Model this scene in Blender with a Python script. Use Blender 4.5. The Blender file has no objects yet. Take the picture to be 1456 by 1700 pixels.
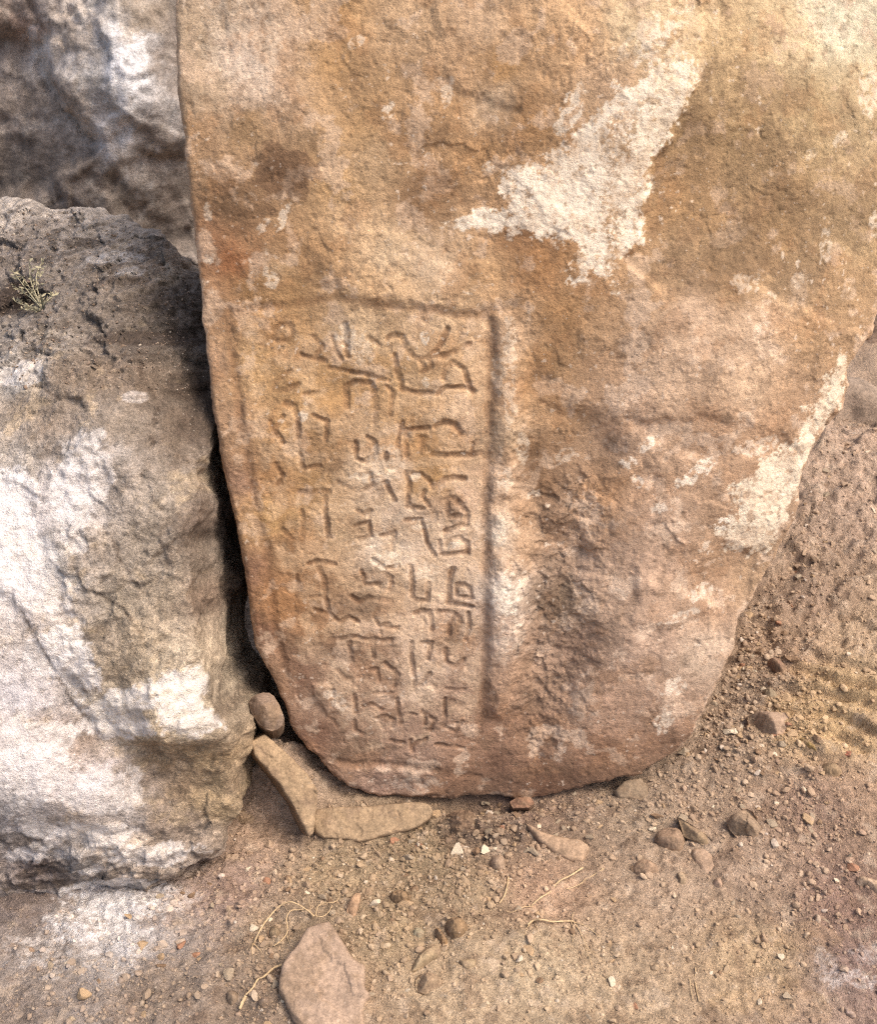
import bpy, math, random
import numpy as np
from mathutils import Vector, Matrix

random.seed(7)
rng = np.random.default_rng(7)
scene = bpy.context.scene
col = scene.collection

# ------------------------------------------------------------------ camera
CAM_H, PITCH, FPX = 1.35, math.radians(35.0), 1823.0      # FPX: focal length in pixels of the 1456x1700 photograph
cam_data = bpy.data.cameras.new('camera')
cam_data.sensor_fit = 'AUTO'
cam_data.sensor_width = 36.0
cam_data.lens = 36.0 * FPX / 1700.0
cam_data.clip_start, cam_data.clip_end = 0.05, 500.0
cam_data.dof.use_dof = True
cam_data.dof.focus_distance = 1.52
cam_data.dof.aperture_fstop = 9.0
cam = bpy.data.objects.new('camera', cam_data)
cam.location = (0, 0, CAM_H)
cam.rotation_euler = (math.pi / 2 - PITCH, 0, 0)
col.objects.link(cam)
scene.camera = cam

# ------------------------------------------------------------------ daylight
SUN_EL, SUN_AZ = math.radians(58), math.radians(105)      # azimuth clockwise from +Y (into the picture)
world = bpy.data.worlds.new('World')
scene.world = world
world.use_nodes = True
wn = world.node_tree
wn.nodes.clear()
sky = wn.nodes.new('ShaderNodeTexSky')
sky.sky_type = 'NISHITA'
sky.sun_disc = False
sky.sun_elevation = SUN_EL
sky.sun_rotation = SUN_AZ
sky.air_density, sky.dust_density, sky.ozone_density = 1.0, 5.0, 0.3
bg = wn.nodes.new('ShaderNodeBackground')
bg.inputs['Strength'].default_value = 0.135
wo = wn.nodes.new('ShaderNodeOutputWorld')
wn.links.new(sky.outputs['Color'], bg.inputs['Color'])
wn.links.new(bg.outputs['Background'], wo.inputs['Surface'])
sd_ = bpy.data.lights.new('sun', 'SUN')
sd_.energy = 1.25
sd_.angle = math.radians(32)
sd_.color = (1.0, 0.93, 0.82)
sun = bpy.data.objects.new('sun', sd_)
sdir = Vector((math.sin(SUN_AZ) * math.cos(SUN_EL), math.cos(SUN_AZ) * math.cos(SUN_EL), math.sin(SUN_EL)))
sun.rotation_euler = sdir.to_track_quat('Z', 'Y').to_euler()
sun.location = sdir * 20
col.objects.link(sun)
vs = scene.view_settings
vs.view_transform, vs.look, vs.gamma = 'Standard', 'None', 1.0
vs.use_curve_mapping = False
vs.exposure = 1.14
scene.cycles.max_bounces = 6
scene.cycles.use_denoising = False
scene.cycles.filter_width = 1.2

# ------------------------------------------------------------------ maths
CF = np.array([0, math.cos(PITCH), -math.sin(PITCH)])
CU = np.array([0, math.sin(PITCH), math.cos(PITCH)])
CR = np.array([1.0, 0, 0])
CP = np.array([0, 0, CAM_H])

def ray(p):
    p = np.atleast_2d(np.asarray(p, float))
    return CF + ((p[:, :1] - 728) / FPX) * CR + ((850 - p[:, 1:2]) / FPX) * CU

def project(P):
    d = np.asarray(P, float) - CP
    z = np.maximum(d @ CF, 1e-4)
    return np.stack([728 + FPX * (d @ CR) / z, 850 - FPX * (d @ CU) / z], 1)

def lin(c):
    c = np.asarray(c, float) / 255.0
    return np.where(c <= 0.04045, c / 12.92, ((c + 0.055) / 1.055) ** 2.4)

ALB = 0.80
def albedo(c):
    return lin(c) * ALB

PERM = np.random.default_rng(99).permutation(4096).astype(np.int32)
ANG = np.random.default_rng(98).random(4096) * 2 * np.pi
GX, GY = np.cos(ANG).astype(np.float32), np.sin(ANG).astype(np.float32)

def perlin(x, y, seed=0):
    x = np.asarray(x, np.float32) + np.float32(seed * 17.31)
    y = np.asarray(y, np.float32) + np.float32(seed * 5.77)
    xi, yi = np.floor(x), np.floor(y)
    fx, fy = x - xi, y - yi
    xi, yi = xi.astype(np.int32), yi.astype(np.int32)
    u = fx * fx * fx * (fx * (fx * 6 - 15) + 10)
    v = fy * fy * fy * (fy * (fy * 6 - 15) + 10)
    def g(ix, iy, dx, dy):
        h = PERM[(PERM[(ix + seed * 131) & 4095] + iy) & 4095]
        return GX[h] * dx + GY[h] * dy
    n00 = g(xi, yi, fx, fy)
    n10 = g(xi + 1, yi, fx - 1, fy)
    n01 = g(xi, yi + 1, fx, fy - 1)
    n11 = g(xi + 1, yi + 1, fx - 1, fy - 1)
    a = n00 + u * (n10 - n00)
    b = n01 + u * (n11 - n01)
    return (a + v * (b - a)) * 1.45

def fbm(x, y, wl, octs=4, gain=0.5, seed=0):
    """fractal noise about zero; wl is the longest wavelength in metres"""
    f, amp, out, tot = 1.0 / wl, 1.0, 0.0, 0.0
    for o in range(octs):
        out = out + amp * perlin(x * f, y * f, seed + o)
        tot += amp
        f *= 2.03
        amp *= gain
    return out / tot * 1.4

def ridged(x, y, wl, octs=4, gain=0.5, seed=0):
    f, amp, out, tot = 1.0 / wl, 1.0, 0.0, 0.0
    for o in range(octs):
        out = out + amp * (1 - 2 * np.abs(perlin(x * f, y * f, seed + o)))
        tot += amp
        f *= 2.03
        amp *= gain
    return out / tot

def cells(x, y, wl, seed=0):
    """Worley noise: distance to the nearest seed and to the border, in cell units, plus a random value of the cell"""
    x = np.asarray(x, np.float32) / wl + seed * 3.7
    y = np.asarray(y, np.float32) / wl + seed * 1.9
    xi, yi = np.floor(x).astype(np.int32), np.floor(y).astype(np.int32)
    d1 = np.full(x.shape, 9, np.float32)
    d2 = d1.copy()
    rv = np.zeros(x.shape, np.float32)
    for ox in (-1, 0, 1):
        for oy in (-1, 0, 1):
            h = PERM[(PERM[(xi + ox + seed * 31) & 4095] + yi + oy) & 4095]
            px = xi + ox + (h & 63) / 63.0
            py = yi + oy + (h >> 6) / 63.0
            d = np.sqrt((px - x) ** 2 + (py - y) ** 2)
            near = d < d1
            d2 = np.where(near, d1, np.minimum(d2, d))
            rv = np.where(near, h / 4095.0, rv)
            d1 = np.where(near, d, d1)
    return d1, d2 - d1, rv

def chips(x, y, wl, seed=0, tilt=.7, warp=.35):
    """broken-stone relief: every cell of a warped Worley pattern is a small tilted plane of its own, in units of about +-1"""
    wx = x + warp * wl * fbm(x, y, wl * 1.3, 3, .6, seed + 3)
    wy = y + warp * wl * fbm(x, y, wl * 1.3, 3, .6, seed + 6)
    x2 = np.asarray(wx, np.float32) / wl + seed * 3.7
    y2 = np.asarray(wy, np.float32) / wl + seed * 1.9
    xi, yi = np.floor(x2).astype(np.int32), np.floor(y2).astype(np.int32)
    d1 = np.full(x2.shape, 9, np.float32)
    out = np.zeros(x2.shape, np.float32)
    for ox in (-1, 0, 1):
        for oy in (-1, 0, 1):
            h = PERM[(PERM[(xi + ox + seed * 31) & 4095] + yi + oy) & 4095]
            dx, dy = x2 - (xi + ox + (h & 63) / 63.0), y2 - (yi + oy + (h >> 6) / 63.0)
            d = dx * dx + dy * dy
            near = d < d1
            out = np.where(near, (h / 2047.5 - 1) * .5 + tilt * (GX[h] * dx + GY[h] * dy), out)
            d1 = np.where(near, d, d1)
    return out

def sstep(a, b, x):
    t = np.clip((x - a) / (b - a), 0, 1)
    return t * t * (3 - 2 * t)

def poly_sd(P, V):
    """signed distance of points P to the closed polygon V, negative inside"""
    P = np.asarray(P, np.float32)
    V = np.asarray(V, np.float32)
    best = np.full(len(P), 1e9, np.float32)
    inside = np.zeros(len(P), bool)
    n = len(V)
    for i in range(n):
        a, b = V[i], V[(i + 1) % n]
        e = b - a
        w = P - a
        t = np.clip((w @ e) / max(float(e @ e), 1e-12), 0, 1)
        d = w - t[:, None] * e
        best = np.minimum(best, (d * d).sum(1))
        c = ((a[1] <= P[:, 1]) != (b[1] <= P[:, 1]))
        if abs(e[1]) > 1e-12:
            inside ^= c & (P[:, 0] < a[0] + (P[:, 1] - a[1]) * e[0] / e[1])
    s = np.sqrt(best)
    return np.where(inside, -s, s)

def line_d(P, V):
    P = np.asarray(P, np.float32)
    V = np.asarray(V, np.float32)
    best = np.full(len(P), 1e9, np.float32)
    for i in range(len(V) - 1):
        a, b = V[i], V[i + 1]
        e = b - a
        w = P - a
        t = np.clip((w @ e) / max(float(e @ e), 1e-12), 0, 1)
        d = w - t[:, None] * e
        best = np.minimum(best, (d * d).sum(1))
    return np.sqrt(best)

def smooth_poly(V, it=2):
    V = np.asarray(V, float)
    for _ in range(it):
        W = np.roll(V, -1, 0)
        V = np.stack([0.75 * V + 0.25 * W, 0.25 * V + 0.75 * W], 1).reshape(-1, V.shape[1])
    return V

class TPS:
    """thin-plate interpolation of scattered values"""
    def __init__(s, P, v, lam=1e-4):
        s.P = np.asarray(P, float)
        n = len(P)
        d = np.linalg.norm(s.P[:, None] - s.P[None], axis=2)
        K = np.where(d > 0, d * d * np.log(d + 1e-12), 0) + lam * np.eye(n)
        A = np.zeros((n + 3, n + 3))
        A[:n, :n] = K
        A[:n, n] = 1
        A[:n, n + 1:] = s.P
        A[n, :n] = 1
        A[n + 1:, :n] = s.P.T
        s.w = np.linalg.solve(A, np.concatenate([np.asarray(v, float), np.zeros(3)]))
    def __call__(s, Q):
        Q = np.asarray(Q, float)
        out = s.w[-3] + Q @ s.w[-2:]
        for i, p in enumerate(s.P):
            d2 = ((Q - p) ** 2).sum(1)
            out = out + s.w[i] * 0.5 * d2 * np.log(d2 + 1e-12)
        return out

class Grid2:
    """values of a slow function stored on a coarse grid and read back bilinearly"""
    def __init__(s, a0, a1, b0, b1, step, fn):
        s.a0, s.b0, s.st = a0, b0, step
        s.na, s.nb = int((a1 - a0) / step) + 3, int((b1 - b0) / step) + 3
        A, B = np.meshgrid(a0 + np.arange(s.na) * step, b0 + np.arange(s.nb) * step, indexing='ij')
        v = np.asarray(fn(np.stack([A.ravel(), B.ravel()], 1)))
        s.v = v.reshape((s.na, s.nb) + v.shape[1:]).astype(np.float32)
    def __call__(s, a, b):
        x = np.clip((a - s.a0) / s.st, 0, s.na - 1.001)
        y = np.clip((b - s.b0) / s.st, 0, s.nb - 1.001)
        i, j = x.astype(int), y.astype(int)
        fx, fy = (x - i), (y - j)
        if s.v.ndim == 3:
            fx, fy = fx[:, None], fy[:, None]
        return (s.v[i, j] * (1 - fx) * (1 - fy) + s.v[i + 1, j] * fx * (1 - fy)
                + s.v[i, j + 1] * (1 - fx) * fy + s.v[i + 1, j + 1] * fx * fy)

def blend_colours(P, C, power=3.2):
    P, C = np.asarray(P, float), np.asarray(C, float)
    def f(Q):
        out = np.zeros((len(Q), 3))
        ws = np.zeros(len(Q))
        for p, c in zip(P, C):
            w = 1.0 / (((Q - p) ** 2).sum(1) + 1.5e-4) ** (power / 2)
            out += w[:, None] * c
            ws += w
        return out / ws[:, None]
    return f

def mix(c, t, m):
    return c + (np.asarray(t) - c) * np.asarray(m)[:, None]

# ------------------------------------------------------------------ mesh helpers
def mesh_from(name, V, F, C=None, smooth=True):
    me = bpy.data.meshes.new(name)
    V = np.asarray(V, np.float32)
    F = np.asarray(F, np.int32)
    me.vertices.add(len(V))
    me.vertices.foreach_set('co', V.ravel())
    k = F.shape[1]
    me.loops.add(F.size)
    me.loops.foreach_set('vertex_index', F.ravel())
    me.polygons.add(len(F))
    me.polygons.foreach_set('loop_start', np.arange(0, F.size, k, dtype=np.int32))
    me.polygons.foreach_set('use_smooth', np.full(len(F), smooth))
    me.update(calc_edges=True)
    me.validate()
    if C is not None:
        ca = me.color_attributes.new('Col', 'FLOAT_COLOR', 'POINT')
        rgba = np.ones((len(V), 4), np.float32)
        C = np.asarray(C)
        rgba[:, :3] = np.clip(C[:, :3], 0, 0.9)
        if C.shape[1] == 4: rgba[:, 3] = C[:, 3]
        ca.data.foreach_set('color', rgba.ravel())
    return me

def link(name, me, mat=None, parent=None, loc=None):
    o = bpy.data.objects.new(name, me)
    if mat is not None and me is not None and not me.materials:
        me.materials.append(mat)
    col.objects.link(o)
    if parent is not None:
        o.parent = parent
    if loc is not None:
        o.location = loc
    return o

def tag(o, label=None, cat=None, group=None, kind=None):
    if label: o['label'] = label
    if cat: o['category'] = cat
    if group: o['group'] = group
    if kind: o['kind'] = kind
    return o

def tube_mesh(name, pts, r0, r1, sides=6, C=None):
    pts = np.asarray(pts, float)
    # Catmull-Rom resampling
    Q = []
    E = np.vstack([2 * pts[0] - pts[1], pts, 2 * pts[-1] - pts[-2]])
    for i in range(1, len(E) - 2):
        for t in np.linspace(0, 1, 6, endpoint=False):
            p0, p1, p2, p3 = E[i - 1:i + 3]
            Q.append(0.5 * (2 * p1 + (p2 - p0) * t + (2 * p0 - 5 * p1 + 4 * p2 - p3) * t * t + (3 * p1 - p0 - 3 * p2 + p3) * t ** 3))
    Q.append(pts[-1])
    Q = np.array(Q)
    n = len(Q)
    T = np.gradient(Q, axis=0)
    T /= np.linalg.norm(T, axis=1)[:, None] + 1e-9
    V = []
    for i in range(n):
        s = np.cross(T[i], [0.1, 0.2, 1.0])
        s /= np.linalg.norm(s) + 1e-9
        u = np.cross(s, T[i])
        r = (r0 + (r1 - r0) * i / (n - 1)) * (1 + 0.18 * math.sin(i * 1.7 + r0 * 9e3))
        for k in range(sides):
            a = 2 * math.pi * k / sides
            V.append(Q[i] + r * (math.cos(a) * s + math.sin(a) * u))
    V.append(Q[0]); V.append(Q[-1])
    F = []
    for i in range(n - 1):
        for k in range(sides):
            a, b = i * sides + k, i * sides + (k + 1) % sides
            F.append((a, b, b + sides)); F.append((a, b + sides, a + sides))
    for k in range(sides):
        F.append((n * sides, (k + 1) % sides, k))
        F.append((n * sides + 1, (n - 1) * sides + k, (n - 1) * sides + (k + 1) % sides))
    return np.array(V), np.array(F)

# ------------------------------------------------------------------ materials
def N(nt, t, **kw):
    n = nt.nodes.new(t)
    for k, v in kw.items():
        if k in n.inputs: n.inputs[k].default_value = v
        else: setattr(n, k, v)
    return n

def stone_material(name, grain=420.0, grain_amt=0.30, bump=0.5, dist=0.0016, speck=0.5, rough=0.92, base=None, mott=30.0, crisp=0.0):
    m = bpy.data.materials.new(name)
    m.use_nodes = True
    nt = m.node_tree
    nt.nodes.clear()
    L = nt.links.new
    out = N(nt, 'ShaderNodeOutputMaterial')
    bs = N(nt, 'ShaderNodeBsdfPrincipled')
    bs.inputs['Roughness'].default_value = rough
    bs.inputs['Specular IOR Level'].default_value = 0.22
    L(bs.outputs['BSDF'], out.inputs['Surface'])
    tc = N(nt, 'ShaderNodeTexCoord')
    co = tc.outputs['Object']
    if base is None:
        vc = N(nt, 'ShaderNodeVertexColor', layer_name='Col')
        src = vc.outputs['Color']
    else:
        rgb = N(nt, 'ShaderNodeRGB')
        rgb.outputs[0].default_value = tuple(base) + (1,)
        src = rgb.outputs[0]
    def noise(scale, detail, rough_):
        n = N(nt, 'ShaderNodeTexNoise', Scale=scale, Detail=detail, Roughness=rough_)
        L(co, n.inputs['Vector'])
        return n.outputs['Fac']
    def remap(v, a, b, c, d):
        n = N(nt, 'ShaderNodeMapRange')
        n.inputs['From Min'].default_value, n.inputs['From Max'].default_value = a, b
        n.inputs['To Min'].default_value, n.inputs['To Max'].default_value = c, d
        L(v, n.inputs['Value'])
        return n.outputs['Result']
    def mul(c, f):
        n = N(nt, 'ShaderNodeVectorMath', operation='SCALE')
        L(c, n.inputs[0]); L(f, n.inputs['Scale'])
        return n.outputs['Vector']
    fine = noise(grain, 3.0, 0.7)
    med = noise(grain * 0.27, 4.0, 0.65)
    c = mul(src, remap(fine, 0.28, 0.72, 1 - grain_amt, 1 + grain_amt))
    c = mul(c, remap(med, 0.3, 0.7, 1 - grain_amt * 0.55, 1 + grain_amt * 0.55))
    c = mul(c, remap(noise(mott, 3.0, 0.6), 0.3, 0.7, 0.93, 1.07))
    if crisp > 0:                                       # patchy weathered skin with fairly sharp edges
        c = mul(c, remap(noise(mott * 1.7, 9.0, 0.72), 0.44, 0.56, 1 - crisp, 1 + crisp))
        c = mul(c, remap(noise(mott * 5.0, 6.0, 0.72), 0.42, 0.58, 1 - crisp * .8, 1 + crisp * .8))
    # scattered pale grains and dark pits
    vo = N(nt, 'ShaderNodeTexVoronoi', feature='F1', Scale=grain * 0.55)
    L(co, vo.inputs['Vector'])
    sep = N(nt, 'ShaderNodeSeparateColor')
    L(vo.outputs['Color'], sep.inputs['Color'])
    def grains(chan, lo, size, target, amt):
        g = N(nt, 'ShaderNodeMath', operation='GREATER_THAN')
        L(sep.outputs[chan], g.inputs[0]); g.inputs[1].default_value = lo
        s = remap(vo.outputs['Distance'], size, size * 0.55, 0, amt)
        mm = N(nt, 'ShaderNodeMath', operation='MULTIPLY')
        L(g.outputs[0], mm.inputs[0]); L(s, mm.inputs[1])
        return mm.outputs[0], target
    for (fac, tgt) in (grains('Red', 0.955, 0.36, (0.50, 0.42, 0.34), 0.55 * speck), grains('Green', 0.88, 0.36, (0.10, 0.07, 0.045), 0.7 * speck)):
        mx = N(nt, 'ShaderNodeMix', data_type='RGBA')
        L(fac, mx.inputs['Factor'])
        L(c, mx.inputs[6])
        mx.inputs[7].default_value = tgt + (1,)
        c = mx.outputs[2]
    if base is None:                                    # smooth worn or crusted places carry less grain
        mg = N(nt, 'ShaderNodeMix', data_type='RGBA')
        L(vc.outputs['Alpha'], mg.inputs['Factor'])
        L(src, mg.inputs[6]); L(c, mg.inputs[7])
        c = mg.outputs[2]
    L(c, bs.inputs['Base Color'])
    ad = N(nt, 'ShaderNodeMath', operation='ADD')
    L(fine, ad.inputs[0])
    m2 = N(nt, 'ShaderNodeMath', operation='MULTIPLY')
    L(med, m2.inputs[0]); m2.inputs[1].default_value = 1.6
    L(m2.outputs[0], ad.inputs[1])
    bp = N(nt, 'ShaderNodeBump')
    bp.inputs['Strength'].default_value = bump
    bp.inputs['Distance'].default_value = dist
    L(ad.outputs[0], bp.inputs['Height'])
    L(bp.outputs['Normal'], bs.inputs['Normal'])
    return m

M_SLAB = stone_material('ochre_sandstone', 430, 0.30, 0.65, 0.0020, 0.9, crisp=.12)
M_BOULDER = stone_material('grey_limestone', 380, 0.38, 0.9, 0.0028, 0.7, crisp=.17)
M_BACK = stone_material('shaded_limestone', 220, 0.30, 0.6, 0.004, 0.4, crisp=.14, mott=14.0)
M_DIRT = stone_material('dry_dirt', 420, 0.38, 1.0, 0.0030, 0.7, crisp=.10)
M_STONE = stone_material('loose_stone', 380, 0.26, 0.5, 0.0012, 0.4, crisp=.08)
M_GRAVEL = stone_material('gravel_grain', 500, 0.15, 0.4, 0.0008, 0.2)
M_PEBBLE = stone_material('pebble_stone', 420, 0.16, 0.4, 0.001, 0.3, base=(0.3, 0.25, 0.2), crisp=.08)
M_ROOT = stone_material('dry_root', 300, 0.18, 0.3, 0.0006, 0.1, base=tuple(albedo((196, 168, 130))))
M_STRAW = stone_material('dry_plant', 300, 0.18, 0.3, 0.0005, 0.1, base=tuple(albedo((166, 156, 128))))

# ------------------------------------------------------------------ relief stones
class Relief:
    """One stone: a face of plane (origin O, axes ea, eb, normal n) with an outline, broad relief d(a, b), rounded rim and side
    walls that run back into the ground. Points of the photograph are carried onto the surface with at()."""
    def __init__(s, O, n, up=(0, 0, 1)):
        s.O = np.asarray(O, float)
        s.n = np.asarray(n, float) / np.linalg.norm(n)
        e = np.cross(up, s.n)
        s.ea = e / np.linalg.norm(e)
        s.eb = np.cross(s.n, s.ea)
        s.macro = None
    def hit(s, p, d=0.0):
        R = ray(p)
        t = ((s.O - CP) @ s.n + d) / (R @ s.n)
        W = CP + R * t[:, None] - s.O
        return np.stack([W @ s.ea, W @ s.eb], 1)
    def set_macro(s, pts):
        """pts: (photo x, photo y, height above the plane)"""
        pts = np.asarray(pts, float)
        ab = np.vstack([s.hit(p[None, :2], p[2]) for p in pts])
        s.macro = TPS(ab, pts[:, 2])
    def at(s, p):
        p = np.atleast_2d(np.asarray(p, float))
        ab = s.hit(p)
        if s.macro is not None:
            for _ in range(6):
                d = s.macro(ab)
                ab = np.vstack([s.hit(p[i:i + 1], d[i]) for i in range(len(p))])
        return ab
    def build(s, outline_ab, res, rim, back, side_k=6.0, ragged=0.004, height=None, colour=None, side_noise=0.01, dirt_seed=0, rag_wl=0.06, edge=None):
        V = np.asarray(outline_ab)
        mg = rim + back / side_k
        a0, b0 = V.min(0) - mg - 2 * res
        a1, b1 = V.max(0) + mg + 2 * res
        coarse = max(res * 3, 0.003)
        sdg = Grid2(a0 - 2 * coarse, a1 + 2 * coarse, b0 - 2 * coarse, b1 + 2 * coarse, coarse, lambda Q: poly_sd(Q, V))
        na, nb = int((a1 - a0) / res) + 1, int((b1 - b0) / res) + 1
        A, B = np.meshgrid(a0 + np.arange(na) * res, b0 + np.arange(nb) * res, indexing='ij')
        a, b = A.ravel().astype(np.float32), B.ravel().astype(np.float32)
        sd = sdg(a, b)
        e = coarse
        ga, gb = sdg(a + e, b) - sdg(a - e, b), sdg(a, b + e) - sdg(a, b - e)
        gl = np.sqrt(ga * ga + gb * gb) + 1e-9
        ga, gb = ga / gl, gb / gl
        sd = sd + ragged * fbm(a, b, rag_wl, 4, 0.6, 40 + dirt_seed)
        if edge is not None:
            sd = sd + edge(a, b)
        t = sd + rim
        phi = np.clip(t / rim, 0, np.pi / 2)
        o = np.where(t <= 0, sd, -rim + rim * np.sin(phi))
        bk = rim * (1 - np.cos(phi)) + np.maximum(t - rim * np.pi / 2, 0) * side_k
        fa, fb = a + (o - sd) * ga, b + (o - sd) * gb
        if s.macro is not None:
            mac = Grid2(a0, a1, b0, b1, max(res * 5, 0.008), s.macro)(fa, fb)
        else:
            mac = np.zeros_like(fa)
        h = height(fa, fb, sd) if height else 0.0
        sn = side_noise * fbm(a, b, 0.09, 5, 0.55, 60 + dirt_seed) * np.sin(phi)
        front = mac - bk + h * np.cos(phi)
        P = (s.O + (fa + sn * ga)[:, None] * s.ea + (fb + sn * gb)[:, None] * s.eb + front[:, None] * s.n)
        keep = bk <= back
        idx = np.arange(na * nb).reshape(na, nb)
        q = np.stack([idx[:-1, :-1], idx[1:, :-1], idx[1:, 1:], idx[:-1, 1:]], -1).reshape(-1, 4)
        q = q[keep[q].all(1)]
        used = np.zeros(na * nb, bool)
        used[q.ravel()] = True
        new = np.cumsum(used) - 1
        C = colour(fa[used], fb[used], sd[used], (h[used] if height else np.zeros(used.sum()))) if colour else None
        return P[used], new[q], C

def base_tones(S, pts, a0, a1, b0, b1, warp=0.012, step=0.012, power=3.2):
    P = S.at([(p[0], p[1]) for p in pts])
    C = [albedo(p[2:5]) for p in pts]
    g = Grid2(a0, a1, b0, b1, step, blend_colours(P, C, power))
    def f(a, b):
        wa = warp * fbm(a, b, 0.06, 6, 0.68, 21)
        wb = warp * fbm(a, b, 0.06, 6, 0.68, 28)
        return g(a + wa, b + wb)
    return f

# ================================================================== THE SLAB
slab = Relief((0, 1.149, 0), (0, -math.cos(math.radians(20)), math.sin(math.radians(20))))
slab.set_macro([(330, 0, -.004), (400, 100, 0), (600, 100, 0), (800, 60, .004), (1000, 100, .008), (1110, 150, .006), (1160, 230, -.012), (1300, 200, -.045),
                (1456, 100, -.10), (1560, -100, -.15), (1250, -150, -.05), (500, -200, -.01), (900, -200, -.01), (1150, 330, -.015), (1300, 400, -.035),
                (1450, 450, -.075), (1060, 420, 0), (1150, 520, .004), (1300, 560, -.03), (1400, 600, -.06), (1100, 640, .004), (1250, 720, -.02),
                (1330, 780, -.05), (880, 640, -.002), (900, 760, -.008), (880, 850, -.006), (1020, 760, -.004), (1060, 900, 0), (1200, 900, -.03),
                (920, 980, -.014), (930, 1100, -.015), (1050, 1050, 0), (1180, 1050, -.02), (1100, 1180, -.012), (1150, 1230, -.035), (1000, 1220, -.01),
                (900, 1240, -.02), (850, 1000, .004), (850, 700, .005), (835, 560, .003), (700, 1310, -.02), (560, 1260, -.015), (900, 1310, -.03),
                (450, 1000, 0), (390, 700, 0), (350, 450, 0), (600, 700, 0), (700, 900, .001), (600, 1100, -.002), (780, 1100, 0), (500, 1150, -.008)])
slab_px = [(288, -110), (288, 60), (292, 150), (301, 210), (305, 270), (315, 340), (325, 430), (331, 500), (340, 590), (352, 690), (368, 780),
           (386, 860), (400, 930), (412, 1010), (425, 1080), (442, 1110), (462, 1150), (480, 1200), (510, 1245), (548, 1285), (580, 1308), (640, 1322),
           (700, 1328), (790, 1326), (870, 1328), (930, 1318), (1010, 1298), (1080, 1278), (1125, 1252), (1150, 1220), (1178, 1165), (1205, 1115), (1224, 1070),
           (1226, 1030), (1260, 980), (1290, 930), (1312, 885), (1330, 840), (1336, 790), (1352, 745), (1375, 708), (1402, 680), (1413, 640), (1412, 612),
           (1430, 580), (1446, 560), (1458, 530), (1480, 480), (1520, 420), (1545, 300), (1550, 100), (1550, -110)]
slab_out = slab.at(slab_px)
slab_out[(np.arange(len(slab_out)) > 0)] += 0
sa0, sb0 = slab_out.min(0) - .05
sa1, sb1 = slab_out.max(0) + .05

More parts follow.
